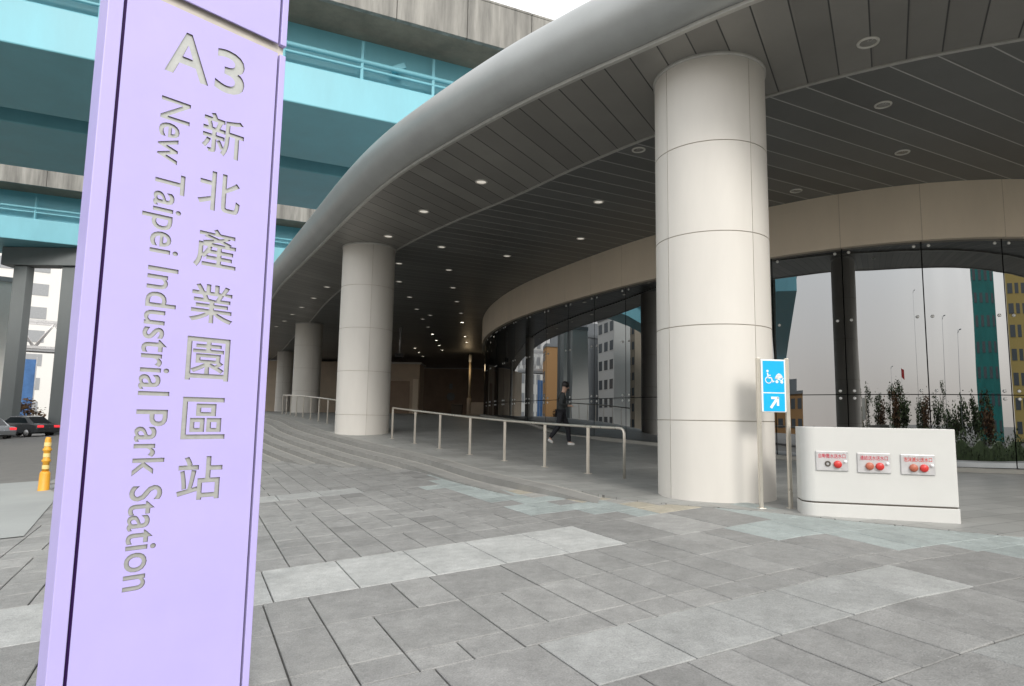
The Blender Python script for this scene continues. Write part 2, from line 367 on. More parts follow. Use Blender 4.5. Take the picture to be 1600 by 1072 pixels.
# ------------------------------------------------------------------ ground levels (eye level is z = 0)
ZY = [5, 9.1, 14, 16.2, 19.3, 23.7, 28, 32, 38, 57, 80]
ZZ = [-1.15, -1.115, -1.03, -.90, -.67, -.36, -.12, .0, .07, .18, .2]
def plaza(x, y): return -1.59 + .056 * max(-40, min(x, 3)) + .0357 * max(-12, min(y, 48))
def zf(x, y):
    z = sum(interp(y + d, ZY, ZZ) for d in (-1.5, -.75, 0, .75, 1.5)) / 5
    t = sstep(0.6, 2.4, x)
    return z * (1 - t) + t * min(z, plaza(x, y) + .010)
EDGE = [(30, 4.6), (18, 4.9), (11, 5.4), (7, 6.4), (4.4, 7.6), (3.0, 8.5), (1.84, 9.36), (.89, 10.57), (-.17, 12.4), (-1.6, 15.2), (-3.75, 18.1), (-5.8, 21.0), (-7.4, 23.6), (-8.9, 26.6), (-10.9, 30.0), (-13.4, 35), (-16.2, 41), (-21, 51), (-27, 63.5), (-34, 78)]
edge = catmull([(x, y, 0) for x, y in EDGE], 0.5)
def nrm2(c, i):
    a = c[max(0, i - 1)]; b = c[min(len(c) - 1, i + 1)]; d = (b - a).normalized(); return Vector((-d.y, d.x, 0))   # left of travel = outward? fixed below
def offset(c, k): return [p + nrm2(c, i) * k for i, p in enumerate(c)]
OUT = -1.0 if nrm2(edge, 10).y > 0 else 1.0     # +1 * normal points to the street side
TR = Vector((.887, .462, 0))
ks = [0, .3, .8, 1.5, 2.5, 4, 6, 8, 10, 12, 14, 16, 19, 22, 26, 32, 40, 55]
mb = MB(); mb.strip([[(p.x + TR.x * k, p.y + TR.y * k, zf(p.x + TR.x * k, p.y + TR.y * k)) for k in ks] for p in edge], 0, True)
mb.strip([[(p.x, p.y, zf(p.x, p.y) - .6), (p.x, p.y, zf(p.x, p.y))] for p in edge])
tag(mb.build('canopy_floor', M['floor']), kind='structure')
# stair flight: treads that fall away in level toward the far left
mb = MB()
for k in range(9):
    a = offset(edge, OUT * .40 * k); b = offset(edge, OUT * .40 * (k + 1)); c = offset(edge, OUT * (.40 * k + .05))
    lo = [zf(p.x, p.y) - .003 - .125 * k - .07 * sstep(.7, 1.9, p.x) for p in edge]
    sel = [i for i in range(len(edge)) if edge[i].x < 1.95]
    za = 0 if k else -.0
    mb.strip([[(a[i].x, a[i].y, lo[i] + .002), (c[i].x, c[i].y, lo[i] + .002)] for i in sel], 1)
    mb.strip([[(c[i].x, c[i].y, lo[i] + .002), (b[i].x, b[i].y, lo[i]), (b[i].x, b[i].y, lo[i] - .125)] for i in sel], 0)
tag(mb.build('stairs', [M['step'], M['nosing']]), kind='structure')

# ground sheet (asphalt) to the horizon
gx = [-900, -400, -200, -120, -80, -60, -50, -40, -30, -24, -20, -16, -13, -10, -7, -4, -2, 0, 3, 6, 10, 15, 25, 40, 60, 100, 200, 400, 900]
gy = [-900, -400, -200, -100, -60, -40, -25, -12, -6, -2, 2, 6, 10, 14, 18, 22, 26, 30, 36, 42, 48, 60, 80, 120, 200, 400, 900]
mb = MB(); mb.strip([[(x, y, plaza(x, y) - .05 - (.45 if x >= -2 and y >= 10 else 0)) for y in gy] for x in gx])
tag(mb.build('road', M['asphalt']), kind='structure')
BX = Vector((.90, .436, 0)); AX = Vector((-.436, .90, 0))
def ba(b, a): p = BX * b + AX * a; return p.x, p.y
def in_floor(x, y):
    # true when (x,y) lies on the station side of the floor edge
    best = None; bi = 0
    for i in range(0, len(edge), 2):
        d = (edge[i].x - x) ** 2 + (edge[i].y - y) ** 2
        if best is None or d < best: best = d; bi = i
    n = nrm2(edge, bi) * OUT
    return (Vector((x, y, 0)) - edge[bi]).dot(n) < 0, math.sqrt(best)
# pale concrete apron with kerb lines at the left
mb = MB(); poly = [(-18, 10.5), (-1.85, 10.5), (-2.2, 15), (-3.1, 18.6), (-18, 19.8)]
rows = []
for t in range(13):
    q = t / 12; r = []
    for (b0, a0, b1, a1) in [(-18, 10.5, -18, 19.8), (-10, 10.5, -10, 19.2), (-5, 10.5, -5, 18.8), (-3.1, 10.5, -3.1, 18.6), (-2.5, 10.5, -2.3, 15.5), (-1.85, 10.5, -2.1, 14)]:
        x, y = ba(b0 + (b1 - b0) * q, a0 + (a1 - a0) * q); r.append((x, y, plaza(x, y) + .012))
    rows.append(r)
mb.strip(rows); tag(mb.build('pavement', M['palepave']), kind='structure')
mb = MB()
for a in (12.6, 13.3):
    x, y = ba(-9.5, a); mb.box((x, y, plaza(x, y) + .02), (14.5, .12, .10), rz=R(25.6) + .005)
tag(mb.build('kerb', M['palepave'], bevel=.02), kind='structure')

# pavers: real slabs laid in rows, pale courses between darker ones
rnd = random.Random(7)
mb = MB(); tones = []
AB0 = [-4.2, -3.45, -2.6, -1.9, -1.2, -.45, .25, .94, 1.65, 2.39, 3.12, 3.81, 4.13, 4.93, 5.71, 6.80, 7.70, 8.55, 9.40, 10.4, 11.4, 12.1, 13.0, 13.9, 15.0, 16.1, 17.2, 18.5, 20, 21.5, 23, 25, 27, 29, 32, 35, 38, 41, 45]
AB = []
for q, q2 in zip(AB0[:-1], AB0[1:]):
    k = 1 if q < 5 or q >= 20 else max(1, round((q2 - q) / .5))
    if (q, q2) in ((5.71, 6.80), (11.4, 12.1)): k = 1
    AB += [q + (q2 - q) * j / k for j in range(k)]
AB.append(AB0[-1])
PALE = {(3.12, 3.81): (2.1, 5.8), (5.71, 6.80): (-2.2, 4.1), (1.65, 2.39): (4.2, 9), (11.4, 12.1): (-1, 2.6), (-2.6, -1.9): (-9, 9)}
def slab(b0, b1, a0, a1, tone):
    g = .0055; h_ = .0042; z = rnd.uniform(-.0015, .0015); pts = [ba(b0 + g, a0 + h_), ba(b1 - g, a0 + h_), ba(b1 - g, a1 - h_), ba(b0 + g, a1 - h_)]
    tl = [rnd.uniform(-.0012, .0012) for _ in range(4)]
    e = .006; tp = [ba(b0 + g + e, a0 + h_ + e), ba(b1 - g - e, a0 + h_ + e), ba(b1 - g - e, a1 - h_ - e), ba(b0 + g + e, a1 - h_ - e)]
    vs = [(x, y, plaza(x, y) - .03) for x, y in pts] + [(x, y, plaza(x, y) - .005 + z + k) for (x, y), k in zip(pts, tl)] + [(x, y, plaza(x, y) + z + k) for (x, y), k in zip(tp, tl)]
    fs = [(8, 9, 10, 11)] + [(i, (i + 1) % 4, 4 + (i + 1) % 4, 4 + i) for i in range(4)] + [(4 + i, 4 + (i + 1) % 4, 8 + (i + 1) % 4, 8 + i) for i in range(4)]
    mb.add(vs, fs); tones.extend([tone] * 12)
def noise2(x, y): return math.sin(x * .9 + 1.7 * math.sin(y * .6)) * .5 + math.sin(y * .8 - x * .37 + 2) * .5
for a0, a1 in zip(AB[:-1], AB[1:]):
    pale = (a0, a1) in PALE; lo_b, hi_b = PALE.get((a0, a1), (0, 0))
    ph = .54 if pale else .30
    b = -13.5 + ph % .345 + (.19 if pale else 0); k = 0
    while b < 17:
        wd = .69 if pale else rnd.choice((.345,) * 9 + (.69,))
        b1 = b + wd; cx, cy = ba((b + b1) / 2, (a0 + a1) / 2)
        ok = not (a0 >= 10.3 and b < -2.9) and a0 < 40
        inside, dist = in_floor(cx, cy)
        if inside and dist > .5: ok = False
        if ok:
            n = noise2(cx * .8, cy * .8)
            if pale and lo_b <= b + .2 and b1 - .2 <= hi_b: v = (.36 if 5 < a0 < 7 else .30) + rnd.uniform(-.03, .03) + .02 * n; v *= (.80 if (n < -.45 and rnd.random() < .6) else 1); c = (v * .99, v, v * .965)
            else:
                v = .235 + .026 * n + rnd.uniform(-.02, .02)
                if rnd.random() < .05: v *= .82
                if rnd.random() < .06: v *= 1.14
                c = (v * 1.0, v * .99, v * .95)
                dd = dist + rnd.uniform(-.12, .12)
                if 4 > cx > -6 and dd < .5 and cy > 8 and cx < 2.3: v = .30 + rnd.uniform(-.04, .05); c = (v * 1.06, v * .97, v * .78) if rnd.random() < .6 else (v * .95, v * .93, v * .87)
                elif cx > -1.5 and dd < 1.35 and rnd.random() < .93: v = .325 + rnd.uniform(-.03, .03); c = (v * .91, v * 1.01, v * .98)
            slab(b, b1, a0, a1, (*c, 1))
        b = b1
paving = mb.build('plaza_paving', M['slab'], fix=False)
ca = paving.data.color_attributes.new('tone', 'FLOAT_COLOR', 'POINT')
for i, t in enumerate(tones): ca.data[i].color = t
tag(paving, kind='structure')
mb = MB(); rows = []
for a in [-4.3] + [q for q in AB[1:] if q < 41]:
    rows.append([(*ba(b, a), plaza(*ba(b, a)) - .022) for b in ([-13.6, -9, -5, -1.76] if a < 10.4 else [-1.76, -1.76, -1.76, -1.76]) + [1, 3, 4, 5.5, 7, 10, 17.2]])
rows = [[(x, y, min(z, zf(x, y) - .2) if in_floor(x, y)[0] else z) for x, y, z in r] for r in rows]
mb.strip(rows); tag(mb.build('paving_bed', M['bed']), kind='structure')

# ------------------------------------------------------------------ canopy roof
H = 5.4
OUTER = [(34, 4.7), (22, 4.6), (14, 4.8), (9, 5.35), (6.2, 6.2), (4.3, 7.05), (3.06, 7.86), (1.81, 9.05), (.95, 9.88), (-.07, 10.96), (-1.34, 12.5), (-2.68, 14.3), (-4.1, 16.65), (-6.27, 20.66), (-8.38, 24.56), (-10.25, 28.1), (-14, 36), (-19, 46.5), (-26, 61), (-33, 76)]
INNER = [(32, 7.7), (21, 7.4), (14, 7.35), (10, 7.75), (8.4, 8.1), (7.11, 8.6), (5.71, 9.28), (4.2, 10.35), (2.68, 11.9), (1.32, 13.62), (-.06, 15.6), (-1.86, 17.95), (-3.82, 20.91), (-6.02, 24.95), (-9.0, 31.2), (-11.9, 38), (-15.5, 46), (-19.6, 55.5), (-24.5, 66), (-29, 76)]
oc = catmull([(x, y, H) for x, y in OUTER], .1); ic = catmull([(x, y, H) for x, y in INNER], .1)
N = 260
def resample_at(c, n): return [c[round(i * (len(c) - 1) / (n - 1))] for i in range(n)]
# pair the two trims by control point so the boards stay square to the edge
def paired(P, n):
    out = []
    for i in range(len(P) - 1):
        a, b, c, d = [Vector((*P[max(0, min(len(P) - 1, j))], H)) for j in (i - 1, i, i + 1, i + 2)]
        for k in range(n):
            t = k / n; out.append(0.5 * ((2 * b) + (c - a) * t + (2 * a - 5 * b + 4 * c - d) * t * t + (3 * b - a - 3 * c + d) * t ** 3))
    out.append(Vector((*P[-1], H))); return out
oc = paired(OUTER, 14); ic = paired(INNER, 14)
can = thing('canopy', 'wide curved station canopy with silver rounded edge and dark boarded ceiling', 'canopy', (0, 0, 0))
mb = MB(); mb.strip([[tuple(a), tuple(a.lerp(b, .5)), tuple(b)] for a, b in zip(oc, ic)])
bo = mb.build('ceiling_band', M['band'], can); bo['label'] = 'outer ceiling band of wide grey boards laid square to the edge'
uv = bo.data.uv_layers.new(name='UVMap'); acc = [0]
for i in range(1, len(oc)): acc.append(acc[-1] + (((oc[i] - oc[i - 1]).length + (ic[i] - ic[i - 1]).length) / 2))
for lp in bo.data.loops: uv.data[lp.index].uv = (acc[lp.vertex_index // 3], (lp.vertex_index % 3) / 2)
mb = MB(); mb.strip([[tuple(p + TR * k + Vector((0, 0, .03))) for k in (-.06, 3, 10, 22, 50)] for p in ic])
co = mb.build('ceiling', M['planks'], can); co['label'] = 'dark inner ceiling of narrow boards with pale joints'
co.data.name = 'ceiling'
def sweep(c, prof, sgn=1):
    rows = []
    for i, p in enumerate(c):
        n = nrm2(c, i) * sgn; rows.append([tuple(p + n * a + Vector((0, 0, z))) for a, z in prof])
    return rows
OC = -1.0 if nrm2(oc, 40).y > 0 else 1.0
prof = []
for k in range(23):
    t = R(-90 + k * 180 / 22); prof.append((.02 + .47 * max(0, math.cos(t)) ** .9, .50 + .50 * math.sin(t) + .03))
mb = MB(); mb.strip(sweep(oc, [(-.02, .035)] + prof + [(-.6, 1.035)], OC), 0, True)
fo = mb.build('edge_fascia', M['silver'], can, fix=False); fo['label'] = 'rounded silver metal edge of the canopy'
mb = MB(); mb.strip(sweep(oc, [(-.04, .0), (-.04, -.025), (.03, -.025), (.03, .03)], OC)); mb.build('edge_trim', M['trim'], can)
mb = MB(); mb.strip(sweep(ic, [(-.035, .03), (-.035, -.02), (.035, -.02), (.035, 0.03)], OC)); mb.build('inner_trim', M['trim'], can)
mb = MB(); mb.strip([[tuple(p + Vector((0, 0, 1.0)) + nrm2(oc, i) * OC * -.5)] + [tuple(p + TR * k + Vector((0, 0, 1.0))) for k in (6, 52)] for i, p in enumerate(oc)])
mb.build('roof_deck', M['roof'], can)

# ------------------------------------------------------------------ round columns
def column(x, y, r, zb, seam_az, label):
    t = thing('round_column', label, 'column', (x, y, zb), 0, 'round stone columns under the canopy')
    ang = []
    for s in range(4):
        a0 = seam_az + s * math.pi / 2; g = .0045 / r
        ang += [(a0 - g, 0), (a0 - g * .8, 1), (a0 + g * .8, 1), (a0 + g, 0)]
        ang += [(a0 + g + (math.pi / 2 - 2 * g) * k / 14, 0) for k in range(1, 14)]
    zs = []; z = zb; lv = [k * 1.35 for k in range(-2, 5) if zb + .06 < k * 1.35 < H - .05]
    zs = [(zb - .15, 0)]
    for q in lv: zs += [(q - .006, 0), (q - .0045, 1), (q + .0045, 1), (q + .006, 0)]
    zs += [(H + .05, 0)]
    mb = MB(); n = len(ang); vs = []; fs = []; mi = []
    for (z, gz) in zs:
        for (a, ga) in ang:
            rr = r - (.012 if (ga or gz) else 0); vs.append((rr * math.sin(a), rr * math.cos(a), z - zb))
    for i in range(len(zs) - 1):
        for k in range(n):
            k2 = (k + 1) % n; f = (i * n + k, i * n + k2, (i + 1) * n + k2, (i + 1) * n + k)
            g = zs[i][1] or zs[i + 1][1] or ang[k][1] or ang[k2][1]
            mb.add([], []); mb.f.append(f); mb.mi.append(1 if g else 0); mb.sm.append(False)
    mb.v = vs
    o = mb.build('shaft', [M['stone'], M['stone_joint']], t)
    for p in o.data.polygons: p.use_smooth = True
    em = {}
    for p in o.data.polygons:
        for k in p.edge_keys: em.setdefault(k, []).append(p.material_index)
    sh = o.data.attributes.new('sharp_edge', 'BOOLEAN', 'EDGE')
    for e in o.data.edges: sh.data[e.index].value = 1 in em.get(tuple(sorted(e.vertices)), [0])
    m2 = MB(); m2.lathe([(r + .001, H - zb - .05), (r + .022, H - zb - .05), (r + .024, H - zb - .015), (r + .024, H - zb + .02)], 64, caps=False); m2.build('collar', M['trim'], t)
    return t
def view_az(x, y): return math.atan2(-x, -y)     # direction from the column towards the viewer, as sin/cos pair
column(3.07, 9.895, .84, zf(3.07, 9.1), view_az(3.07, 9.9) - R(43), 'large near cream stone column beside the blue sign')
column(-4.71, 20.88, .838, zf(-4.71, 20.2), view_az(-4.71, 20.9) - R(8), 'cream stone column at the left end of the long handrail')
column(-12.28, 39.2, .80, zf(-12.28, 38.5), view_az(-12.3, 39.2) - R(20), 'smaller far cream column behind the second handrail')
column(-19.9, 57.3, .70, zf(-19.9, 56.5), view_az(-19.9, 57.3) + R(10), 'farthest and smallest cream column beside the purple pylon')

# ------------------------------------------------------------------ station building: curved glass front under a beige cornice
sb = thing('station_building', 'curved black glass station front under a beige cornice band', 'building', (0, 0, 0))
FAC = [(30, 27), (24, 21), (19.5, 17.2), (16, 15.2), (13.4, 14.25), (11.31, 13.976), (9.985, 14.117), (8.775, 14.5), (7.652, 15.216), (6.575, 16.197), (5.35, 17.5), (4.225, 18.9), (3.09, 20.87), (1.62, 23.8), (.75, 25.8), (-.036, 27.97), (-.98, 31.9), (-1.5, 36), (-1.7, 42), (-1.6, 50), (-1.0, 58), (0, 66)]
fc = catmull([(x, y, 0) for x, y in FAC], .05)
for _ in range(10):
    ps = [Vector((0, 0, 0))]
    for q in fc: ps.append(ps[-1] + q)
    W_ = 14; fc = [(ps[i + W_ + 1] - ps[i - W_]) / (2 * W_ + 1) if W_ <= i < len(fc) - W_ else fc[i] for i in range(len(fc))]
i0 = min(range(len(fc)), key=lambda i: (fc[i].x - 7.76) ** 2 + (fc[i].y - 15.15) ** 2)
stepn = 33
seams = [fc[i] for i in range(i0 % stepn, len(fc), stepn)]
FO = -1.0 if nrm2(fc, i0).y > 0 else 1.0
fit_me = MB().lathe([(.001, 0), (.034, 0), (.034, .012), (.022, .02), (.001, .02)], 12, caps=False)
for i in range(len(seams) - 1):
    a, b = seams[i], seams[i + 1]; d = (b - a).normalized(); n = Vector((-d.y, d.x, 0)) * FO; L = (b - a).length
    ang = math.atan2(d.y, d.x)
    if a.y > 52 or a.x > 21: pass
    zb = min(zf(a.x, a.y), zf(b.x, b.y)) + .10
    for z0, z1, rows in ((zb, .645, (.57,)), (.665, 4.16, (.74, 2.40, 4.02))):
        if z1 - z0 < .1: continue
        k0 = fc.index(a); ids = list(range(k0, min(len(fc) - 1, k0 + stepn) + 1, 3))
        C = [(fc[q], nrm2(fc, q) * FO) for q in ids]; C[0] = (C[0][0] + d * .012, C[0][1]); C[-1] = (C[-1][0] - d * .012, C[-1][1])
        p = MB(); p.strip([[(c.x, c.y, z0), (c.x, c.y, z1)] for c, cn_ in C], 0, True)
        p.strip([[(c.x, c.y, z1), (c.x - cn_.x * .02, c.y - cn_.y * .02, z1), (c.x - cn_.x * .02, c.y - cn_.y * .02, z0), (c.x, c.y, z0)] for c, cn_ in C], 0, False)
        for c, cn_ in (C[0], C[-1]): p.add([(c.x, c.y, z0), (c.x, c.y, z1), (c.x - cn_.x * .02, c.y - cn_.y * .02, z1), (c.x - cn_.x * .02, c.y - cn_.y * .02, z0)], [(0, 1, 2, 3)])
        pane = p.build('glass_panel', M['glass'], sb)
        if a.y < 34 and a.x < 16:
            for s in (.14, L - .14):
                for z in rows:
                    qi = min(range(k0, min(len(fc) - 1, k0 + stepn) + 1), key=lambda i_: abs((fc[i_] - a).length - s)); n = nrm2(fc, qi) * FO; q = fc[qi] + n * .001
                    if z == .57 and z0 > .4: continue
                    f = MB(); X = Matrix.Translation((q.x, q.y, z)) @ n.to_track_quat('Z', 'Y').to_matrix().to_4x4()
                    f.lathe([(.001, .0), (.036, 0), (.036, .012), (.022, .024), (.001, .026)], 10, X=X, caps=False)
                    f.build('glass_fitting', M['fit'], pane)
inner = offset(fc, -FO * .05)[::8]
mb = MB(); mb.strip([[(p.x, p.y, -1.6), (p.x, p.y, 5.5)] for p in offset(fc, -FO * .30)[::8]]); mb.build('inner_wall', M['black'], sb)
# cornice with narrow joints
pts = []
for i, s in enumerate(seams[:-1]):
    b = seams[i + 1]; k0 = fc.index(s)
    for j in range(0, stepn, 3):
        idx = min(len(fc) - 1, k0 + j); n = nrm2(fc, idx) * FO
        if j == 0:
            d = Vector((-n.y, n.x, 0))
            for t, dp in ((-.010, .16), (-.007, .155), (.007, .155), (.010, .16)): pts.append((fc[idx] + d * t * (1 if d.dot(b - s) > 0 else -1), n, dp, dp < .158))
        else: pts.append((fc[idx], n, .16, False))
mb = MB()
for (p, n, dp, jn), (p2, n2, dp2, jn2) in zip(pts[:-1], pts[1:]):
    q = [tuple(p + Vector((0, 0, 4.12))), tuple(p + n * dp + Vector((0, 0, 4.12))), tuple(p + n * dp + Vector((0, 0, 5.43)))]
    q2 = [tuple(p2 + Vector((0, 0, 4.12))), tuple(p2 + n2 * dp2 + Vector((0, 0, 4.12))), tuple(p2 + n2 * dp2 + Vector((0, 0, 5.43)))]
    mb.add(q + q2, [(0, 1, 4, 3), (1, 2, 5, 4)], 1 if (jn and jn2) else 0)
o = mb.build('cornice', [M['cornice'], M['cornice_joint']], sb)
bm = bmesh.new(); bm.from_mesh(o.data); bmesh.ops.remove_doubles(bm, verts=bm.verts, dist=.0005); bmesh.ops.recalc_face_normals(bm, faces=bm.faces); bm.to_mesh(o.data); bm.free()
k = fc[::6]
mb = MB(); mb.strip([[tuple(p + nrm2(k, i) * FO * a + Vector((0, 0, zf(p.x, p.y) + z))) for a, z in ((.16, -.1), (.16, .085), (-.05, .085))] for i, p in enumerate(k)])
mb.build('base_kerb', M['nosing'], sb)

# ------------------------------------------------------------------ handrails
def handrail(pts, label, end_loop):
    P = [Vector((x, y, zf(x, y))) for x, y in pts]; b = P[0]
    t = thing('handrail', label, 'handrail', b, 0, 'stainless handrails along the canopy steps')
    h = .90
    top = [p - b + Vector((0, 0, h)) for p in P]
    if end_loop:
        d = (top[-1] - top[-2]).normalized(); e = top[-1]
        top = top[:-1] + [e - d * .12, e - d * .06 - Vector((0, 0, .008)), e - d * .02 - Vector((0, 0, .035)), e - Vector((0, 0, .09)), e - Vector((0, 0, h))]
    m = MB(); m.tube(top, .026, 12); m.build('rail', M['steel'], t)
    m0 = MB(); m0.box((0, 0, h / 2 - .01), (.055, .03, h - .02)); m0.box((0, 0, .006), (.12, .10, .012)); m0.tube([(0, 0, h - .06), (0, 0, h)], .012, 8)
    first = None
    for p in (P[:-1] if end_loop else P):
        if first is None: o = first = m0.build('post', M['steel'], t)
        else: o = first.copy(); COL.objects.link(o); o.parent = t
        o.location = p - b; o.rotation_euler = (0, 0, R(-50))
    return t
handrail([(-3.45, 19.2), (-2.63, 18.1), (-1.83, 17.05), (-.98, 15.95), (-.13, 14.85), (.72, 13.8), (1.50, 12.75), (2.07, 12.0)], 'long stainless handrail in front of the glass, between two columns', True)
handrail([(-6.1, 23.1), (-6.75, 24.2), (-7.4, 25.3), (-8.05, 26.4), (-8.7, 27.5), (-9.35, 28.6), (-10.0, 29.8), (-10.6, 31.0), (-11.2, 32.2)], 'far stainless handrail left of the second column', False)

# ------------------------------------------------------------------ purple pylon sign
PL = Vector((-1.923, 2.999, 0)); U = Vector((.669, .743, 0)); NV = Vector((.743, -.669, 0))
PX = Matrix(((U.x, -NV.x, 0, PL.x), (U.y, -NV.y, 0, PL.y), (0, 0, 1, 0), (0, 0, 0, 1)))    # local x = along the face, y = into the pylon, z = up
zb = plaza(PL.x + .3, PL.y + .3)
pyl = thing('pylon_sign', 'tall lilac pylon sign with recessed silver station name lettering', 'pylon sign', (0, 0, 0)); pyl.matrix_world = Matrix.Translation((0, 0, zb)) @ PX
Z0 = -zb      # local z of eye level
MIN = pyl.matrix_world.inverted()
T_TOP = 2.085; T_UP = 2.145
glyphs = []
def grow(lp, k):
    out = []; n = len(lp)
    for i in range(n):
        a, b, c = Vector(lp[i - 1]), Vector(lp[i]), Vector(lp[(i + 1) % n])
        d1 = (b - a).normalized(); d2 = (c - b).normalized(); n1 = Vector((d1.y, -d1.x)); n2 = Vector((d2.y, -d2.x)); q = n1 + n2
        L = q.length
        out.append(b + (q / L * min(1.5, 2 / L) * k if L > .3 else n1 * k))
    return out
def addtext(body, box, rot=False, off=0.0):
    x0, x1, y0, y1 = box
    if rot:   # reads downwards, letter tops to the right
        v, f = fit_text(body, 0, y1 - y0, x0, x1); v = [(q[1], y1 - q[0]) for q in v]
    else: v, f = fit_text(body, x0, x1, y0, y1)
    glyphs.append([grow(lp, off) for lp in loops(v, f)])
addtext('A', (.205, .41, 1.735, 1.968), off=.006); addtext('3', (.455, .605, 1.735, 1.968), off=.006)
for ch, (z1, z0) in zip('新北產業園區站', ((1.595, 1.375), (1.275, 1.065), (.965, .755), (.665, .465), (.385, .165), (.075, -.135), (-.225, -.440))):
    addtext(ch, (.410, .625, z0 + .002, z1 - .002), off=.0035)
# the name is set as one line, scaled so that capitals are 0.14 m high
addtext('New Taipei Industrial Park Station', (.152, .338, -.835, 1.59), rot=True, off=.0025)
from mathutils.geometry import delaunay_2d_cdt
cv, ce, tris = [], [], []
RX0, RX1, RZ0, RZ1 = .006, .794, zb, T_TOP
for lps in glyphs:
    for lp in lps:
        base = len(cv); cv += [Vector(q) for q in lp]; ce += [(base + k, base + (k + 1) % len(lp)) for k in range(len(lp))]
    xs_ = [q.x for lp in lps for q in lp]; ys_ = [q.y for lp in lps for q in lp]; tris.append((min(xs_), max(xs_), min(ys_), max(ys_), lps))
base = len(cv); NZ = 12
rim = [Vector((RX0, RZ0 + (RZ1 - RZ0) * k / NZ)) for k in range(NZ + 1)] + [Vector((RX1, RZ1 - (RZ1 - RZ0) * k / NZ)) for k in range(NZ + 1)]
cv += rim; ce += [(base + k, base + (k + 1) % len(rim)) for k in range(len(rim))]
ov, oe, of, o1, o2, o3 = delaunay_2d_cdt(cv, ce, [], 0, 1e-6)
def in_letter(x, y):
    for x0, x1, y0, y1, lps in tris:
        if x0 <= x <= x1 and y0 <= y <= y1:
            wn_ = 0
            for lp in lps:
                for i in range(len(lp)):
                    a, b = lp[i - 1], lp[i]
                    if (a.y <= y) != (b.y <= y):
                        if a.x + (y - a.y) / (b.y - a.y) * (b.x - a.x) > x: wn_ += 1 if b.y > a.y else -1
            if wn_ > 0: return True
    return False
o3 = [[1] if in_letter(sum(ov[i].x for i in f) / len(f), sum(ov[i].y for i in f) / len(f)) else [] for f in of]
front = MB(); low = MB(); REC = .009
nv_ = len(ov); up_v = [(p.x, 0, p.y - zb) for p in ov]; lo_v = [(p.x, REC, p.y - zb) for p in ov]
front.v = up_v + lo_v; low.v = list(lo_v)
side = {}
for f, src in zip(of, o3):
    if len(src) == 0:
        front.f.append(tuple(f)); front.mi.append(0); front.sm.append(False); kind = 0
    else: kind = 1
    for k in range(len(f)):
        side.setdefault(tuple(sorted((f[k], f[(k + 1) % len(f)]))), []).append(kind)
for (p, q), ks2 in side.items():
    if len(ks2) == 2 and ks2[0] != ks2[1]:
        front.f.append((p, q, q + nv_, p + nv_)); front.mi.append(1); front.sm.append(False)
front.build('front_panel', [M['lilac'], M['recess_shade']], pyl)
low.v = []; low.add([(.14, REC, -.88 - zb), (.66, REC, -.88 - zb), (.66, REC, 2.0 - zb), (.14, REC, 2.0 - zb)], [(0, 1, 2, 3)]); low.build('lettering', M['steel_letter'], pyl)
m = MB(); m.box((.40, .078, (T_TOP - zb) / 2), (.80, .112, T_TOP - zb)); m.build('backing', M['violet'], pyl)
def edge_strip(x0, x1, z0, z1):
    m = MB(); m.box(((x0 + x1) / 2, .068, (z0 + z1) / 2), (x1 - x0, .140, z1 - z0)); return m.build('edge_strip', M['lilac'], pyl, bevel=.004)
edge_strip(-.075, -.008, 0, 4.9); edge_strip(.808, .845, 0, T_TOP - zb); edge_strip(.808, .845, T_UP - zb, 4.9)
m = MB(); m.box((.40, .006, (T_UP - zb + 4.9) / 2), (.788, .012, 4.9 - T_UP + zb)); m.build('upper_panel', M['lilac'], pyl, bevel=.003)
m = MB(); m.box((.40, .08, (T_UP + .02 - zb + 4.9) / 2), (.80, .12, 4.9 - T_UP - .02 + zb)); m.build('upper_backing', M['violet'], pyl)
m = MB(); m.box((.42, .068, (T_TOP + T_UP) / 2 - zb), (.84, .08, T_UP - T_TOP + .04)); m.build('seam_core', M['cream'], pyl)
m = MB(); m.box((.385, .142, 2.45), (.91, .006, 4.88)); m.build('rear_panel', M['lilac'], pyl)

# ------------------------------------------------------------------ downlights in the canopy ceiling
def downlight(x, y, z, r, lens, label):
    t = thing('downlight', label, 'downlight', (x, y, z), 0, 'round downlights in the canopy ceiling')
    m = MB(); m.lathe([(r * .74, .0), (r * .74, -.012), (r * .82, -.022), (r * .96, -.018), (r, -.004), (r, .0)], 28, caps=False); m.build('ring', M['ring'], t)
    m = MB(); m.lathe([(r * .74, -.004), (r * .5, -.007), (.002, -.008)], 24, caps=False); m.build('lens', M[lens], t)
    return t
OUTL = [(5.01, 8.76), (-.77, 14.57), (-2.4, 16.83), (-3.8, 19.31), (-7.92, 27.39), (-9.31, 30.13), (-10.73, 32.82), (-12.01, 35.26), (-13.36, 37.9), (-14.72, 40.38)]
INL = [(6.29, 10.64), (7.79, 12.6), (6.65, 14.9), (2.5, 12.69), (2.12, 15.92), (2.03, 19.31), (-.22, 21.61), (-2.32, 20.57), (-4.1, 22.96), (-4.64, 26.16), (-4.74, 29.61), (-4.9, 32.99), (-5.05, 36.42), (-4.45, 34.95), (-5.16, 39.69), (-5.3, 43.16), (-5.45, 46.66), (-5.6, 50.03), (-5.73, 53.58), (-2.4, 23.88), (-2.54, 27.24), (-2.65, 30.59), (-2.72, 34.07), (-2.91, 37.45), (-3.21, 44.21), (-3.33, 47.63), (-7.83, 52.31), (-8.0, 56.0), (-8.12, 59.42)]
ORD = ['nearest', 'second', 'third', 'fourth', 'fifth', 'sixth', 'seventh', 'eighth', 'ninth', 'tenth', 'eleventh']
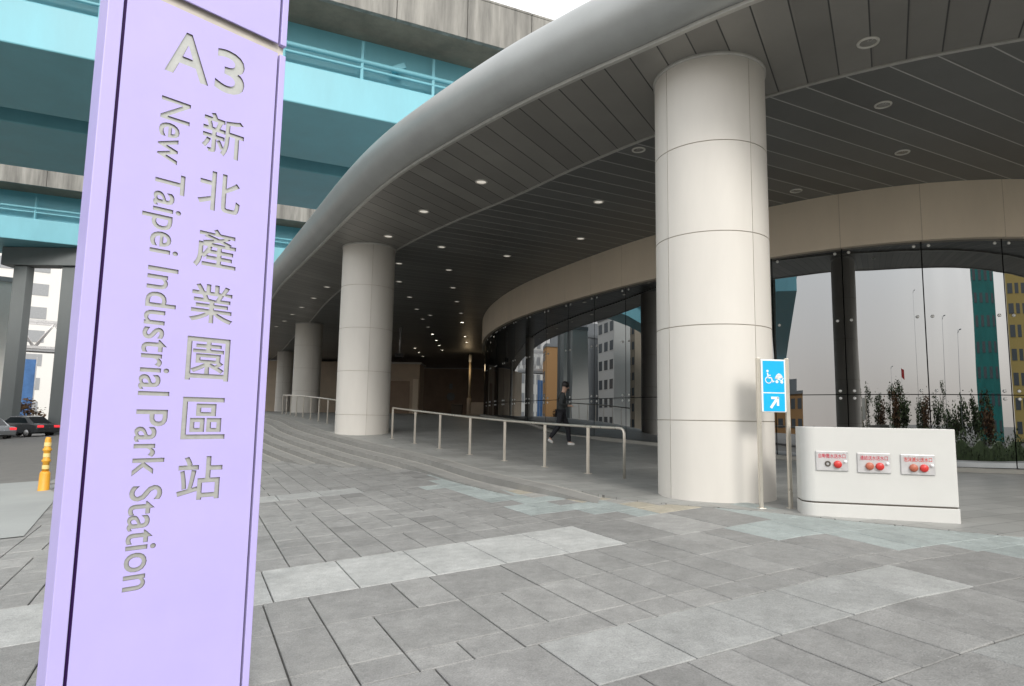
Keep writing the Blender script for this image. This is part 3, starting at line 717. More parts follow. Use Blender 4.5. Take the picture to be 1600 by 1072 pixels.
for i, (x, y) in enumerate(OUTL):
    lab = ['large grey round downlight in the outer ceiling band, right of the near column'][0] if i == 0 else f'round downlight in the outer ceiling band, {ORD[i]} along its row from the near column'
    downlight(x, y, H, .15, 'lens_dim' if i else 'lens_off', lab)
spec = {0: 'round downlight in the dark ceiling, upper of the pair right of the near column', 1: 'round downlight in the dark ceiling, lower of the pair right of the near column', 2: 'round downlight close above the beige cornice, right of the near column',
        3: 'round downlight just left of the top of the near column', 4: 'round downlight in the dark ceiling, above the left part of the cornice', 5: 'small downlight close to the cornice, left of the near column',
        6: 'small downlight in the dark ceiling midway between cornice and second column', 7: 'small downlight nearest the upper right of the second column',
        13: 'faint small downlight standing out of line behind the second column'}
for i, (x, y) in enumerate(INL):
    if i in spec: lab = spec[i]
    elif i < 19: lab = f'tiny downlight, {ORD[i - 8 if i < 13 else i - 9]} of the long row receding right of the second column'
    elif i < 26: lab = f'tiny downlight, {ORD[i - 19]} of the deep row nearest the curved glass'
    else: lab = f'tiny bright downlight, {ORD[i - 26]} of the three deep above the kiosk'
    lit = i in (15, 16, 17, 18, 23, 24, 25, 26, 27, 28)
    downlight(x, y, H + .03, .14, 'lens_on' if lit else ('lens_dim' if i > 3 else 'lens_off'), lab)

# ------------------------------------------------------------------ fire inlet cabinet
A = Vector((3.59, 8.13, 0)); B = Vector((5.22, 7.72, 0)); d = (B - A).normalized(); L = (B - A).length
zc = plaza(4.3, 7.9) - .005
cab = thing('inlet_cabinet', 'low white fire inlet cabinet with three red capped steel plates', 'cabinet', (A.x, A.y, zc), math.atan2(d.y, d.x))
def rounded(x0, x1, y0, y1, rl, rr=.02):
    P = []
    for cx, cy, r, a0 in ((x1 - rr, y0 + rr, rr, -90), (x1 - rr, y1 - rr, rr, 0), (x0 + rl, y1 - rl, rl, 90), (x0 + rl, y0 + rl, rl, 180)):
        n = 10 if r > .05 else 3
        P += [(cx + r * math.cos(R(a0 + 90 * k / n)), cy + r * math.sin(R(a0 + 90 * k / n))) for k in range(n + 1)]
    return P
m = MB(); m.prism(rounded(0, L, 0, .55, .16), .19, 1.09); m.build('body', M['white'], cab, bevel=.008)
m = MB(); m.prism(rounded(.012, L - .012, .012, .54, .15), .17, .195); m.build('shadow_gap', M['joint_dark'], cab)
m = MB(); m.prism(rounded(-.006, L + .006, -.006, .556, .165), -.05, .172); m.build('plinth', M['white'], cab, bevel=.006)
def stroke_mesh(m, pts, wd, y, th, closed=False):
    for (a, b) in zip(pts, pts[1:] + ([pts[0]] if closed else [])):
        a = Vector((a[0], a[1])); b = Vector((b[0], b[1])); dd = (b - a).normalized(); q = Vector((-dd.y, dd.x)) * wd / 2; e = dd * wd * .3
        c = [a - e + q, a - e - q, b + e - q, b + e + q]
        vs = [(p.x, y, p.y) for p in c] + [(p.x, y - th, p.y) for p in c]
        m.add(vs, [(0, 1, 2, 3), (4, 7, 6, 5), (0, 4, 5, 1), (1, 5, 6, 2), (2, 6, 7, 3), (3, 7, 4, 0)])
def disc(m, x, z, r, y, th, n=16):
    X = Matrix.Translation((x, y, z)) @ Matrix.Rotation(R(90), 4, 'X'); m.lathe([(r, 0), (r, th * .7), (r * .9, th), (.001, th)], n, X=X, caps=False)
for i, (x0, name, c1, c2, ztop) in enumerate(((.155, '自動撒水送水口', 'cap_ring', 'red', .80), (.615, '連結送水送水口', 'redbrown', 'red', .79), (1.085, '泡沫滅火送水口', 'redbrown', 'red', .785))):
    w_, h_ = .36, .235
    m = MB(); m.box((x0 + w_ / 2, -.006, ztop - h_ / 2), (w_, .022, h_)); pl = m.build('inlet_plate', M['plate'], cab, bevel=.006)
    pl['label'] = ['steel plate with one red cap and a small dark ring', 'steel plate with one rusty and one red cap', 'steel plate with faded lettering and two red caps'][i]
    v, f = fit_text(name, x0 + .03, x0 + w_ - .03, ztop - .085, ztop - .03, .01)
    m = MB(); m.add([(p[0], -.0185, p[1]) for p in v], f); m.build('lettering', M['redink'] if i < 2 else M['red'], pl, fix=False)
    for kx, cm in ((.13, c1), (.24, c2)):
        m = MB()
        if cm == 'cap_ring':
            m.tube([(x0 + kx + .026 * math.cos(q * math.pi / 8), -.022, ztop - .15 + .026 * math.sin(q * math.pi / 8)) for q in range(16)], .009, 8, closed=True); m.build('valve_ring', M['joint_dark'], pl)
        else:
            disc(m, x0 + kx, ztop - .155, .045, -.017, .03); m.build('cap', M[cm], pl)
    m = MB(); disc(m, x0 + w_ - .035, ztop - .12, .017, -.017, .025, 12); m.build('knob', M['signwhite'], pl)

# ------------------------------------------------------------------ wayfinding sign
sa = Vector((3.275, 8.66, 0)); sb2 = Vector((3.675, 8.70, 0)); d = (sb2 - sa).normalized(); zs = zf(3.4, 8.7) - .01
sg = thing('wayfinding_sign', 'blue accessible route sign on two slim steel posts', 'sign', (sa.x, sa.y, zs), math.atan2(d.y, d.x))
for x in (0, .40):
    m = MB(); m.box((x, 0, .985), (.05, .045, 1.97)); m.box((x, 0, .008), (.10, .10, .016)); m.build('post', M['steel'], sg, bevel=.008)
m = MB(); m.box((.20, -.004, 1.60), (.345, .05, .70)); pn = m.build('panel', M['signwhite'], sg, bevel=.01)
m = MB(); m.box((.20, -.030, 1.722), (.295, .006, .415)); m.build('upper_field', M['signblue'], pn)
m = MB(); m.box((.20, -.030, 1.381), (.295, .006, .235)); m.build('lower_field', M['signblue'], pn)
Y_ = -.0335; m = MB()      # wheelchair user
disc(m, .115, 1.792, .016, Y_, .003); stroke_mesh(m, [(.115, 1.765), (.122, 1.705), (.165, 1.703), (.185, 1.652), (.20, 1.658)], .017, Y_, .003)
stroke_mesh(m, [(.120, 1.738), (.155, 1.736)], .012, Y_, .003)
stroke_mesh(m, [(.128 + .043 * math.cos(R(q)), 1.675 + .043 * math.sin(R(q))) for q in range(125, 370, 22)], .012, Y_, .003); m.build('wheelchair_symbol', M['signwhite'], pn)
m = MB()                     # pushchair
stroke_mesh(m, [(.225, 1.70), (.245, 1.735), (.27, 1.755), (.295, 1.745), (.315, 1.715), (.255, 1.70)], .02, Y_, .003, True)
stroke_mesh(m, [(.25, 1.712), (.30, 1.712), (.27, 1.738)], .026, Y_, .0028, True)
stroke_mesh(m, [(.225, 1.70), (.31, 1.668), (.33, 1.70)], .012, Y_, .003); disc(m, .243, 1.652, .02, Y_, .003); disc(m, .31, 1.648, .02, Y_, .003); m.build('pushchair_symbol', M['signwhite'], pn)
m = MB(); stroke_mesh(m, [(.155, 1.315), (.235, 1.425)], .034, Y_, .003); stroke_mesh(m, [(.165, 1.438), (.248, 1.438), (.248, 1.345)], .032, Y_, .0032); m.build('arrow_symbol', M['signwhite'], pn)

# ------------------------------------------------------------------ viaducts (all run along VD)
VD = Vector((.905, .425, 0)); VN = Vector((-.425, .905, 0))       # VN points away from the viewer
def vbox(m, s0, s1, d0, d1, z0, z1, mi=0, base=0):
    poly = [VD * s0 + VN * (base + d0), VD * s1 + VN * (base + d0), VD * s1 + VN * (base + d1), VD * s0 + VN * (base + d1)]
    m.prism([(p.x, p.y) for p in poly], z0, z1, mi)
def viaduct(D, s0, s1, label, twin):
    t = thing('viaduct', label, 'viaduct', (0, 0, 0), 0, 'elevated rail viaducts')
    m = MB(); vbox(m, s0, s1, D, D + 5.8, 12.0, 13.62); m.build('girder', M['teal'], t, bevel=.05)
    m = MB(); vbox(m, s0, s1, D + .75, D + 5.0, 13.6, 15.72); m.build('girder_web', M['teal'], t)
    if twin:
        m = MB(); vbox(m, s0, s1, D + 7.3, D + 13.4, 12.0, 13.62); m.build('girder', M['teal'], t, bevel=.05)
        m = MB(); vbox(m, s0, s1, D + 8.0, D + 12.6, 13.6, 15.72); m.build('girder_web', M['teal'], t)
    dk = D + (15.5 if twin else 7.4)
    m = MB(); vbox(m, s0, s1, D - 1.25, dk, 15.70, 16.05); m.build('deck', M['concrete_under'], t)
    # parapet cast in lengths with open joints
    first = None; s = s0
    m = MB(); vbox(m, .012, 2.988, D - 1.45, D - 1.22, 15.66, 17.55); vbox(m, .012, 2.988, D - 1.47, D - 1.19, 17.552, 17.66)
    seg = 3.0
    while s < s1:
        if first is None: o = first = m.build('parapet', M['concrete'], t, bevel=.015)
        else: o = first.copy(); COL.objects.link(o); o.parent = t
        o.location = VD * s; s += seg
    m = MB(); vbox(m, s0, s1, dk - .2, dk, 16.05, 17.5); m.build('rear_parapet', M['concrete'], t)
    # pipe rails standing on the girder ledge
    for z in (14.12, 14.42):
        m = MB(); m.tube([VD * s0 + VN * (D + .14) + Vector((0, 0, z)), VD * s1 + VN * (D + .14) + Vector((0, 0, z))], .10 if z > 14.3 else .06, 10); m.build('pipe_rail', M['teal'], t)
    pm0 = MB(); p = VN * (D + .14); pm0.box((p.x, p.y, 14.45), (.11, .11, 1.66)); first = None; s = s0 + .6
    while s < s1:
        if first is None: o = first = pm0.build('rail_post', M['teal'], t)
        else: o = first.copy(); COL.objects.link(o); o.parent = t
        o.location = VD * s; s += 3.05
    return t
def scupper(s, D):
    pass
v1 = viaduct(25.5, -84, 66, 'nearer teal steel viaduct with stained concrete parapet above the canopy', True)
# floodlight housing fixed to the nearer girder
p0 = VD * 6.6 + VN * 26.2
fl = thing('floodlight', 'small pale teal floodlight box on the ledge of the nearer viaduct', 'floodlight', (p0.x, p0.y, 14.62))
m = MB(); X = Matrix.Rotation(math.atan2(VD.y, VD.x), 4, 'Z') @ Matrix.Rotation(R(-32), 4, 'Y'); m.box((0, -.35, 0), (.62, .30, .26), X=X); m.build('housing', M['teal'], fl, bevel=.03)
m = MB(); m.box((0, -.15, -.15), (.06, .06, .4), X=X); m.build('bracket', M['teal'], fl)
v2 = viaduct(56.0, -110, 60, 'farther teal viaduct with pipe rails seen under the nearer one', False)
# portal pier below the farther viaduct
pr = thing('viaduct_pier', 'grey two legged portal pier under the farther viaduct behind the parked cars', 'pier', (-34.75, 48.0, 0), 0)
g = plaza(-35, 48)
for lx, lw in ((-1.85, 1.0), (1.85, 1.2)):
    m = MB(); m.box((lx, 0, (g - .3 + 10.6) / 2), (lw, .8, 10.6 - g + .3)); m.build('leg', M['pier'], pr, bevel=.06)
m = MB(); m.box((0, 0, 11.3), (6.4, 1.2, 1.36)); m.build('crossbeam', M['pier'], pr, bevel=.05)
wl = thing('abutment_wall', 'pale flat abutment wall at the left edge behind the piers', 'wall', (-45.4, 52.6, 0), R(40))
m = MB(); m.box((0, 0, 4.4), (7.5, .6, 12.8)); m.build('wall_face', M['bwhite'], wl, bevel=.03)
m = MB(); m.box((0, -.02, 10.9), (7.7, .8, .4)); m.build('coping', M['bgrey'], wl)
# ------------------------------------------------------------------ buildings
def building(x, y, wdt, dep, z0, h, rz, wall, label, cols, floors, winm='bwin', ww=.62, wh=.5, cat='building', group=None, roofm='bgrey', only_front=False):
    t = thing('building', label, cat, (x, y, z0), rz, group)
    m = MB(); m.box((0, 0, h / 2), (wdt, dep, h)); m.build('wall', M[wall], t)
    m = MB(); m.box((0, 0, h + .25), (wdt + .3, dep + .3, .5)); m.box((wdt * .2, 0, h + 1.6), (wdt * .3, dep * .4, 2.2)); m.build('roof', M[roofm], t)
    m = MB(); first = None
    cw = wdt / cols; fh = h / floors
    m.box((0, 0, 0), (cw * ww, .12, fh * wh)); m2 = MB(); m2.box((0, .05, -fh * wh / 2 - .06), (cw * ww + .2, .3, .1))
    for f in range(floors):
        for c in range(cols):
            for sgn in ((-1,) if only_front else (-1, 1)):
                if first is None: o = first = m.build('window', M[winm], t)
                else: o = first.copy(); COL.objects.link(o); o.parent = t
                o.location = (-wdt / 2 + (c + .5) * cw, sgn * dep / 2, (f + .55) * fh)
    return t
building(-90, 122, 26, 14, -2, 34, R(36), 'bwhite', 'white multi storey building far behind the piers', 5, 8, winm='bgrey')
# truss footbridge
tb = thing('footbridge', 'pale steel truss footbridge between the viaduct piers', 'footbridge', (-62.5, 85, 8.0), R(36))
m = MB()
for z in (0, 3.4):
    for yy in (-1.4, 1.4): m.box((0, yy, z), (26, .35, .35))
for k in range(7):
    for yy in (-1.4, 1.4):
        a = -12 + k * 4; m.tube([(a, yy, 0), (a + 2, yy, 3.4), (a + 4, yy, 0)], .15, 6)
m.build('truss', M['plate'], tb)
m = MB(); m.box((0, 0, -.35), (26, 3, .3)); m.build('deck', M['bgrey'], tb)
m = MB()
for a in (-11, 11): m.box((a, 0, -5.8), (.8, .8, 10.7))
m.build('support', M['bgrey'], tb)
bs = thing('screen_wall', 'tall blue glazed screen panel behind the left pier', 'screen', (-56.5, 75.5, -1.9), R(36))
for k in range(2):
    m = MB(); m.box((-1.05 + 1.5 * k, 0, 3.9), (1.4, .15, 7.6)); m.build('glazing', M['bluescreen'], bs)
for k in range(3):
    m = MB(); m.box((-1.8 + 1.5 * k, 0, 4.0), (.12, .3, 8)); m.build('mullion', M['plate'], bs)
# trees
def tree(x, y, z, h, cr, label, leafm='leaf', seed=1, n=420, trunk=.12, group=None, name='tree', cat='tree', low=.35):
    t = thing(name, label, cat, (x, y, z), 0, group); rr = random.Random(seed)
    m = MB(); m.tube([(0, 0, -.2), (.05 * h * rr.uniform(-1, 1) * .3, 0, h * .35), (.02 * h, .01 * h, h * .7)], [trunk, trunk * .75, trunk * .3], 8)
    cl = []
    for k in range(9):
        a = rr.uniform(0, 6.28); q = Vector((math.cos(a) * cr * rr.uniform(.2, .75), math.sin(a) * cr * rr.uniform(.2, .75), h * rr.uniform(low + .1, .92))); cl.append(q)
        m.tube([(0, 0, h * rr.uniform(.25, .5)), tuple(q * .6 + Vector((0, 0, q.z * .35))), tuple(q)], [trunk * .45, trunk * .25, trunk * .08], 5)
    m.build('trunk', M['bark'], t)
    m = MB()
    for k in range(n):
        c = rr.choice(cl); g = Vector((rr.gauss(0, 1), rr.gauss(0, 1), rr.gauss(0, .8))) * cr * .24
        p = c + g; s = cr * rr.uniform(.07, .16)
        X = Matrix.Translation(p) @ Matrix.Rotation(rr.uniform(0, 6.28), 4, 'Z') @ Matrix.Rotation(rr.uniform(-1.1, 1.1), 4, 'X')
        m.add([(-s, 0, 0), (0, -s * .5, .2 * s), (s, 0, 0), (0, s * .5, .2 * s)], [(0, 1, 2, 3)], X=X)
    m.build('crown', M[leafm], t, fix=False)
    return t
tree(-40.8, 55.5, plaza(-40, 48) - .1, 3.2, 1.2, 'small bronze leaved shrub behind the parked cars', 'leafbrown', 3, 500, .07, name='shrub', cat='shrub')
# ------------------------------------------------------------------ parked cars
def car(x, y, rz, paint, label):
    g = plaza(x, y) - .05
    t = thing('parked_car', label, 'car', (x, y, g), rz, 'cars parked beyond the plaza')
    prof = [(-2.25, .35), (-2.28, .62), (-2.2, .88), (-1.65, .95), (-1.0, 1.40), (-.5, 1.46), (.45, 1.44), (1.15, .98), (1.9, .86), (2.22, .68), (2.25, .35), (1.75, .25), (-1.75, .25)]
    m = MB(); n = len(prof)
    vs = []
    for s in (-1, -.86, .86, 1):
        for (px, pz) in prof:
            wd = .86 * (1 - max(0, pz - .85) * .38) * abs(s) ** .3; zz = pz if abs(s) < .9 else .35 + (pz - .35) * .93
            vs.append((px * (1 if abs(s) < .9 else .97), wd * (1 if s > 0 else -1) * (1 if abs(s) > .9 else .93), zz))
    fs = [tuple(range(n)), tuple(range(3 * n, 4 * n))[::-1]] + [(i * n + k, i * n + (k + 1) % n, (i + 1) * n + (k + 1) % n, (i + 1) * n + k) for i in range(3) for k in range(n)]
    m.add(vs, fs); m.build('body', M[paint], t, bevel=.03)
    for s in (-1, 1):
        m = MB(); q = [(-1.35, .99), (-.93, 1.33), (-.45, 1.38), (.4, 1.36), (.93, .99)]; m.add([(a, s * (.865 - max(0, z - .85) * .3), z * .985) for a, z in q], [tuple(range(5))]); m.build('side_window', M['carglass'], t)
    m = MB(); m.add([(-1.63, -.6, .975), (-1.63, .6, .975), (-1.06, .56, 1.395), (-1.06, -.56, 1.395)], [(0, 1, 2, 3)]); m.build('rear_window', M['carglass'], t)
    m = MB(); m.add([(1.13, -.6, 1.015), (1.13, .6, 1.015), (.52, .56, 1.42), (.52, -.56, 1.42)], [(0, 1, 2, 3)]); m.build('windscreen', M['carglass'], t)
    for wx in (-1.4, 1.4):
        for wy in (-.8, .8):
            X = Matrix.Translation((wx, wy - .1, .32)) @ Matrix.Rotation(R(-90), 4, 'X'); m = MB(); m.lathe([(.2, 0), (.32, .02), (.32, .2), (.2, .22)], 20, X=X); wh = m.build('wheel', M['rubber'], t)
            m = MB(); m.lathe([(.2, -.006), (.2, .226)], 16, X=X); m.build('rim', M['plate'], wh)
    for s in (-1, 1):
        m = MB(); m.box((-2.24, s * .60, .76), (.09, .42, .16)); m.build('taillight', M['taillight'], t, bevel=.02)
        m = MB(); m.box((2.14, s * .60, .70), (.12, .36, .12)); m.build('headlight', M['signwhite'], t, bevel=.02)
    return t
car(-35.2, 43.8, R(160), 'carsilver', 'silver parked car with lit red taillights')
car(-34.2, 46.3, R(165), 'cardark', 'dark grey parked car beside the silver one')
# ------------------------------------------------------------------ amber lane post
bz = plaza(-9.46, 13.52) - .05
bp_ = thing('lane_post', 'amber plastic lane post with pale reflective bands', 'bollard', (-9.46, 13.52, bz))
m = MB(); m.lathe([(.135, 0), (.135, .03), (.10, .06), (.092, .40), (.075, .44)], 20); m.build('base', M['yellow'], bp_)
m = MB(); m.lathe([(.062, .42), (.06, .62), (.08, .64), (.08, .67), (.06, .69), (.06, .84), (.08, .86), (.08, .89), (.058, .91), (.056, 1.08), (.04, 1.13)], 20); m.build('post', M['yellow'], bp_)
for z in (.53, .765, .985):
    m = MB(); m.lathe([(.0635, z - .04), (.0635, z + .04)], 20, caps=False); m.build('reflective_band', M['reflect'], bp_)

# ------------------------------------------------------------------ deep under the canopy
bw = thing('rear_building', 'dim brown concourse wall at the far end under the canopy', 'building', (0, 0, 0))
m = MB(); m.box((-9, 74.3, 2.6), (28, 1, 5.55)); m.build('wall', M['brownwall'], bw)
m = MB(); m.box((-12.4, 73.68, 1.3), (2.2, .16, 2.3)); m.build('doorway', M['black'], bw)
m = MB(); m.box((-24.5, 66, 2.5), (15.5, 3, 5.4)); m.build('side_wing', M['tanwall'], bw)
ks_ = thing('kiosk', 'tan kiosk with a closed roller shutter behind the second column', 'kiosk', (-10.6, 62, .18))
m = MB(); m.box((0, 0, 2.3), (4.2, 3, 4.6)); m.build('wall', M['tanwall'], ks_, bevel=.03)
m = MB(); m.box((0, -.1, 4.65), (4.5, 3.4, .12)); m.build('roof', M['trim'], ks_)
m = MB(); m.box((.1, -1.52, 1.5), (2.2, .06, 3.0))
for k in range(14): m.box((.1, -1.56, .12 + k * .21), (2.2, .03, .03))
m.build('shutter', M['brownwall'], ks_)
m = MB(); m.box((1.75, -1.55, 1.6), (.5, .08, 3.2)); m.build('pilaster', M['cornice'], ks_)
po = thing('wall_poster', 'pale round emblem poster on the brown concourse wall', 'poster', (-6.8, 73.7, 2.2))
m = MB(); disc(m, 0, .0, .45, 0, .03, 24); m.build('emblem', M['bgrey'], po)
m = MB(); m.box((0, -.01, 1.15), (.35, .03, .6)); m.build('header', M['bgrey'], po)
lp = thing('lamp_pole', 'slim cream lamp pole standing lit in the dark concourse', 'lamp pole', (-3.5, 55, .17))
m = MB(); m.lathe([(.22, 0), (.22, 1.35), (.2, 1.4)], 16); m.build('base', M['tanwall'], lp)
m = MB(); m.lathe([(.11, 1.4), (.10, 4.4)], 16); m.build('pole', M['pole_lit'], lp)
m = MB(); m.lathe([(.1, 4.4), (.13, 4.45), (.13, 5.0), (.1, 5.05)], 20); m.build('lamp_head', M['ring'], lp)
ld = bpy.data.lights.new('lamp_pole_light', 'POINT'); ld.energy = 10; ld.color = (1, .75, .45); ld.shadow_soft_size = .3
lo = bpy.data.objects.new('lamp_pole_light', ld); COL.objects.link(lo); lo.parent = lp; lo.location = (-.2, -.9, 3.9)
hp = thing('ceiling_rod', 'slim pale rod hanging from the dark ceiling beside the second column', 'rod', (-6.9, 40, 3.77))
m = MB(); m.tube([(0, 0, 0), (0, 0, 1.66)], .05, 8); m.build('rod', M['plate'], hp)
m = MB(); m.box((0, 0, -.1), (.5, .3, .22)); m.build('housing', M['black'], hp)
m = MB(); m.box((-4.6, 56.0, .45), (.9, .7, .95)); m.box((-4.6, 56.0, .98), (.96, .76, .1))
tag(m.build('waste_bin', M['joint_dark'], bevel=.03), 'dark square bin beside the lit lamp pole', 'bin')
m = MB(); m.box((-2.6, 52, .65), (1.1, .5, 1.0)); tag(m.build('ticket_cabinet', M['tanwall'], bevel=.03), 'tan cabinet standing right of the lit lamp pole', 'cabinet')

# ------------------------------------------------------------------ walking person
def skinned(name, verts, edges, radii, material, parent, sub=2, root=0):
    me = bpy.data.meshes.new(name); me.from_pydata([tuple(v) for v in verts], edges, []); me.materials.append(material)
    o = bpy.data.objects.new(name, me); COL.objects.link(o); o.parent = parent
    md = o.modifiers.new('skin', 'SKIN'); md.use_smooth_shade = True
    for i, r in enumerate(radii):
        sv = me.skin_vertices[0].data[i]; sv.radius = r if isinstance(r, tuple) else (r, r); sv.use_root = (i == root)
    s = o.modifiers.new('sub', 'SUBSURF'); s.levels = sub; s.render_levels = sub
    return o
px, py = 1.42, 18.7
per = thing('person', 'person in dark jacket, black trousers and white shoes walking, looking down at their hands', 'person', (px, py, zf(px, py)), R(-8))
# local x = walking direction
J = dict(pelvis=(0, 0, .95), waist=(.015, 0, 1.12), chest=(.05, 0, 1.34), neck=(.08, 0, 1.50), head0=(.115, 0, 1.60), head1=(.135, 0, 1.72),
         hipL=(0, .09, .92), kneeL=(.20, .10, .52), ankL=(.24, .10, .09), toeL=(.40, .11, .035), hipR=(0, -.09, .92), kneeR=(-.06, -.10, .52), ankR=(-.30, -.10, .20), toeR=(-.20, -.11, .06),
         shL=(.05, .19, 1.42), elL=(.02, .24, 1.15), wrL=(.24, .12, 1.12), shR=(.05, -.19, 1.42), elR=(.02, -.24, 1.15), wrR=(.24, -.13, 1.12))
names = list(J); ix = {n: i for i, n in enumerate(names)}
E_ = [('pelvis', 'waist'), ('waist', 'chest'), ('chest', 'neck'), ('neck', 'head0'), ('head0', 'head1'), ('pelvis', 'hipL'), ('hipL', 'kneeL'), ('kneeL', 'ankL'), ('ankL', 'toeL'), ('pelvis', 'hipR'), ('hipR', 'kneeR'), ('kneeR', 'ankR'), ('ankR', 'toeR'), ('chest', 'shL'), ('shL', 'elL'), ('elL', 'wrL'), ('chest', 'shR'), ('shR', 'elR'), ('elR', 'wrR')]
rad = dict(pelvis=(.13, .10), waist=(.12, .09), chest=(.14, .10), neck=.052, head0=(.072, .085), head1=(.078, .09), hipL=.085, hipR=.085, kneeL=.055, kneeR=.055, ankL=.037, ankR=.037, toeL=.03, toeR=.03, shL=.058, shR=.058, elL=.042, elR=.042, wrL=.028, wrR=.028)
vv = [J[n] for n in names]; ee = [(ix[a], ix[b]) for a, b in E_]; rr_ = [rad[n] for n in names]
# hands: palm plus five finger chains on the same body
for s, wn in ((1, 'wrL'), (-1, 'wrR')):
    wx, wy, wz = J[wn]; pi_ = len(vv); vv.append((wx + .06, wy - s * .02, wz - .005)); rr_.append((.032, .016)); ee.append((ix[wn], pi_))
    for k, (oy, ln) in enumerate(((.028, .06), (.010, .07), (-.010, .065), (-.026, .05))):
        a = len(vv); vv.append((wx + .06 + ln * .5, wy - s * .02 + oy, wz - .01)); rr_.append(.009); vv.append((wx + .06 + ln, wy - s * .02 + oy, wz - .03)); rr_.append(.008); ee += [(pi_, a), (a, a + 1)]
    a = len(vv); vv.append((wx + .05, wy - s * .06, wz + .02)); rr_.append(.010); vv.append((wx + .085, wy - s * .065, wz + .02)); rr_.append(.009); ee += [(pi_, a), (a, a + 1)]
body = skinned('body', vv, ee, rr_, M['skin'], per, 2)
jn = ['pelvis', 'waist', 'chest', 'neck', 'shL', 'elL', 'wrL', 'shR', 'elR', 'wrR']; jx = {n: i for i, n in enumerate(jn)}
jr = dict(pelvis=(.185, .15), waist=(.175, .145), chest=(.185, .15), neck=.085, shL=.082, shR=.082, elL=.066, elR=.066, wrL=.045, wrR=.045)
jp = {n: Vector(J[n]) for n in jn}; jp['neck'] = Vector((.07, 0, 1.50)); jp['pelvis'] = Vector((0, 0, .86)); jp['wrL'] = jp['wrL'].lerp(jp['elL'], .12); jp['wrR'] = jp['wrR'].lerp(jp['elR'], .12)
skinned('jacket', [jp[n] for n in jn], [(jx[a], jx[b]) for a, b in (('pelvis', 'waist'), ('waist', 'chest'), ('chest', 'neck'), ('chest', 'shL'), ('shL', 'elL'), ('elL', 'wrL'), ('chest', 'shR'), ('shR', 'elR'), ('elR', 'wrR'))], [jr[n] for n in jn], M['jacket'], per)
tn = ['pelvis', 'hipL', 'kneeL', 'ankL', 'hipR', 'kneeR', 'ankR']; tx = {n: i for i, n in enumerate(tn)}; trd = dict(pelvis=(.145, .115), hipL=.105, hipR=.105, kneeL=.08, kneeR=.08, ankL=.062, ankR=.062)
skinned('trousers', [J[n] for n in tn], [(tx[a], tx[b]) for a, b in (('pelvis', 'hipL'), ('hipL', 'kneeL'), ('kneeL', 'ankL'), ('pelvis', 'hipR'), ('hipR', 'kneeR'), ('kneeR', 'ankR'))], [trd[n] for n in tn], M['trousers'], per)
for s in 'LR':
    a, b = Vector(J['ank' + s]), Vector(J['toe' + s])
    skinned('shoe', [a + Vector((-.05, 0, -.035)), a.lerp(b, .45) + Vector((0, 0, -.02)), b], [(0, 1), (1, 2)], [.048, .05, .036], M['shoe'], per)
m = MB(); X = Matrix.Translation((.118, 0, 1.685)) @ Matrix.Rotation(R(18), 4, 'Y')
m.lathe([(.09, -.03), (.104, .02), (.108, .06), (.09, .105), (.05, .13), (.002, .135)], 20, X=X, caps=False); m.build('hair', M['hair'], per)
m = MB(); m.lathe([(.002, 0), (.016, .004), (.012, .03), (.002, .05)], 8, X=Matrix.Translation((.222, 0, 1.61)) @ Matrix.Rotation(R(-15), 4, 'Y')); m.build('nose', M['skin'], per)
m = MB(); m.box((.205, 0, 1.57), (.05, .12, .08)); m.build('face_mask', M['black'], per, bevel=.02)
for s in (-1, 1):
    m = MB(); m.lathe([(.002, -.006), (.01, 0), (.002, .006)], 8, X=Matrix.Translation((.208, s * .035, 1.655))); m.build('eye', M['black'], per)
    m = MB(); m.lathe([(.002, -.03), (.018, 0), (.002, .03)], 8, X=Matrix.Translation((.115, s * .088, 1.64))); m.build('ear', M['skin'], per)

# ------------------------------------------------------------------ the city behind the viewer, seen mirrored in the glass
building(36, -66, 14, 12, -1.8, 21.5, R(12), 'tealtower', 'teal tower block mirrored at the right of the glass', 4, 7, ww=.5, wh=.45)
building(62, -60, 22, 14, -1.8, 23, R(28), 'byellow', 'yellow office block mirrored beside the teal tower', 5, 8)
building(-76, 66, 13, 12, -2, 15, R(-60), 'bgrey', 'grey block mirrored behind the walking person', 5, 5)
building(-72, 52, 9, 10, -2, 17, R(-65), 'bwhite', 'white slab block mirrored right of the walking person', 3, 6)
building(-86, 47, 10, 12, -2, 20, R(-70), 'btan', 'tan apartment block mirrored left of the near column', 4, 8)
building(-62, 72, 5, 8, -2, 13, R(-55), 'borange', 'slim orange block mirrored left of the walking person', 2, 4)
building(-100, -38, 24, 12, -1.8, 7, R(-60), 'borange', 'long low orange shed mirrored beside the blue sign', 6, 2)
v3 = viaduct(6.0, -170, -34, 'third teal viaduct seen only mirrored beside the near column', False)
rr = random.Random(5)
gz = plaza(3, -12)
TL = ['tall bushy', 'low rounded', 'slender', 'broad', 'ragged', 'leaning']
for i in range(22):
    x = -44 + i * 3.6 + rr.uniform(-1, 1); y = -52 + rr.uniform(-8, 8)
    tree(x, y, gz, rr.uniform(2.8, 7.0), rr.uniform(2.2, 3.8), 'leafy street tree mirrored low in the right of the glass', 'leaf' if i % 4 else 'leafbrown', 10 + i, 650, .15, 'trees mirrored in the station glass', low=.15)
hd = thing('hedge', 'long clipped hedge mirrored along the bottom of the glass', 'hedge', (0, -10, plaza(0, -10) - .1))
m = MB()
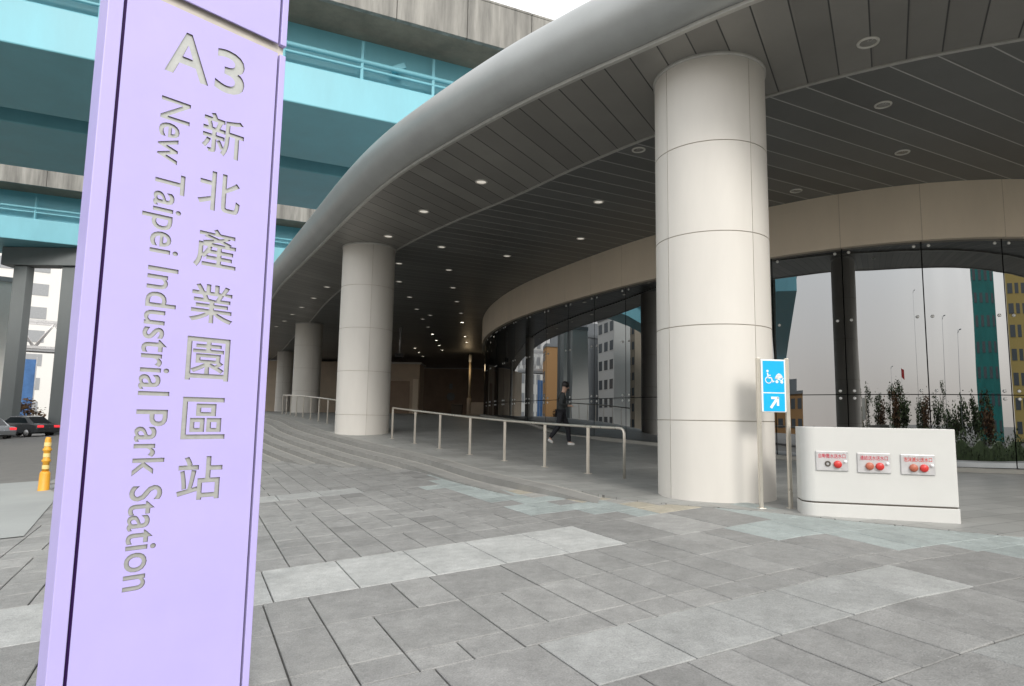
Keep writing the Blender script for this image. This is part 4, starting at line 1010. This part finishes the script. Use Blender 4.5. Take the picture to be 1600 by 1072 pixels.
for k in range(7000):
    px_ = rr.uniform(-34, 30); p = Vector((px_, rr.uniform(-1.2, 1.2), rr.uniform(.05, 1.55 + .25 * math.sin(px_ * 1.7) + .15 * math.sin(px_ * 4.1)))); q = rr.uniform(.08, .20)
    X = Matrix.Translation(p) @ Matrix.Rotation(rr.uniform(0, 6.28), 4, 'Z') @ Matrix.Rotation(rr.uniform(-1.3, 1.3), 4, 'X')
    m.add([(-q, 0, 0), (0, -q * .6, .1 * q), (q, 0, 0), (0, q * .6, .1 * q)], [(0, 1, 2, 3)], X=X)
m.build('foliage', M['leaf'], hd, fix=False)
m = MB(); m.strip([[(x * 1.0, -1.0, 0), (x, -.8 + .1 * math.sin(x * 2), 1.05 + .2 * math.sin(x * 1.7)), (x, .8 + .1 * math.sin(x * 3), 1.05 + .2 * math.sin(x * 1.7 + .3)), (x, 1.0, 0)] for x in [-34 + k * .5 for k in range(129)]], 0, True); m.build('inner_twigs', M['leaf'], hd)
for i, (x, y, h) in enumerate(((-6, -54, 17), (9, -42, 12), (-22, -54, 9), (15, -36, 10))):
    p_ = thing('lamp_post', 'thin grey street pole mirrored in the right of the glass', 'pole', (x, y, gz), 0, 'poles mirrored in the station glass')
    m = MB(); m.lathe([(.11, 0), (.09, h * .6), (.05, h)], 8); m.build('pole', M['bgrey'], p_)
    m = MB(); m.tube([(0, 0, h - .3), (.6, 0, h), (1.5, 0, h + .05)], .05, 6); m.build('arm', M['bgrey'], p_)
for i, (x, y, lab) in enumerate(((8, -40, 'orange traffic barrier mirrored low in the glass, left one'), (-12, -40, 'orange traffic barrier mirrored low in the glass, right one'))):
    t = thing('barrier', lab, 'barrier', (x, y, gz), 0, 'barriers mirrored in the station glass')
    m = MB(); m.prism([(-1, -.3), (1, -.3), (1, .3), (-1, .3)], 0, .35); m.box((0, 0, .7), (1.9, .25, .75)); m.build('block', M['borange'], t, bevel=.05)
fp_ = thing('flagpole', 'flagpole with a dark red flag mirrored in the middle pane', 'flagpole', (-15, -52, gz))
m = MB(); m.lathe([(.07, 0), (.05, 8.6)], 8); m.build('pole', M['plate'], fp_)
m = MB(); m.strip([[(.06 + 1.6 * k / 8, .10 * math.sin(k * 1.1), 8.5 - .03 * k), (.06 + 1.6 * k / 8, .10 * math.sin(k * 1.1 + .5), 7.3 - .05 * k)] for k in range(9)], 0, True); m.build('flag', M['red'], fp_)
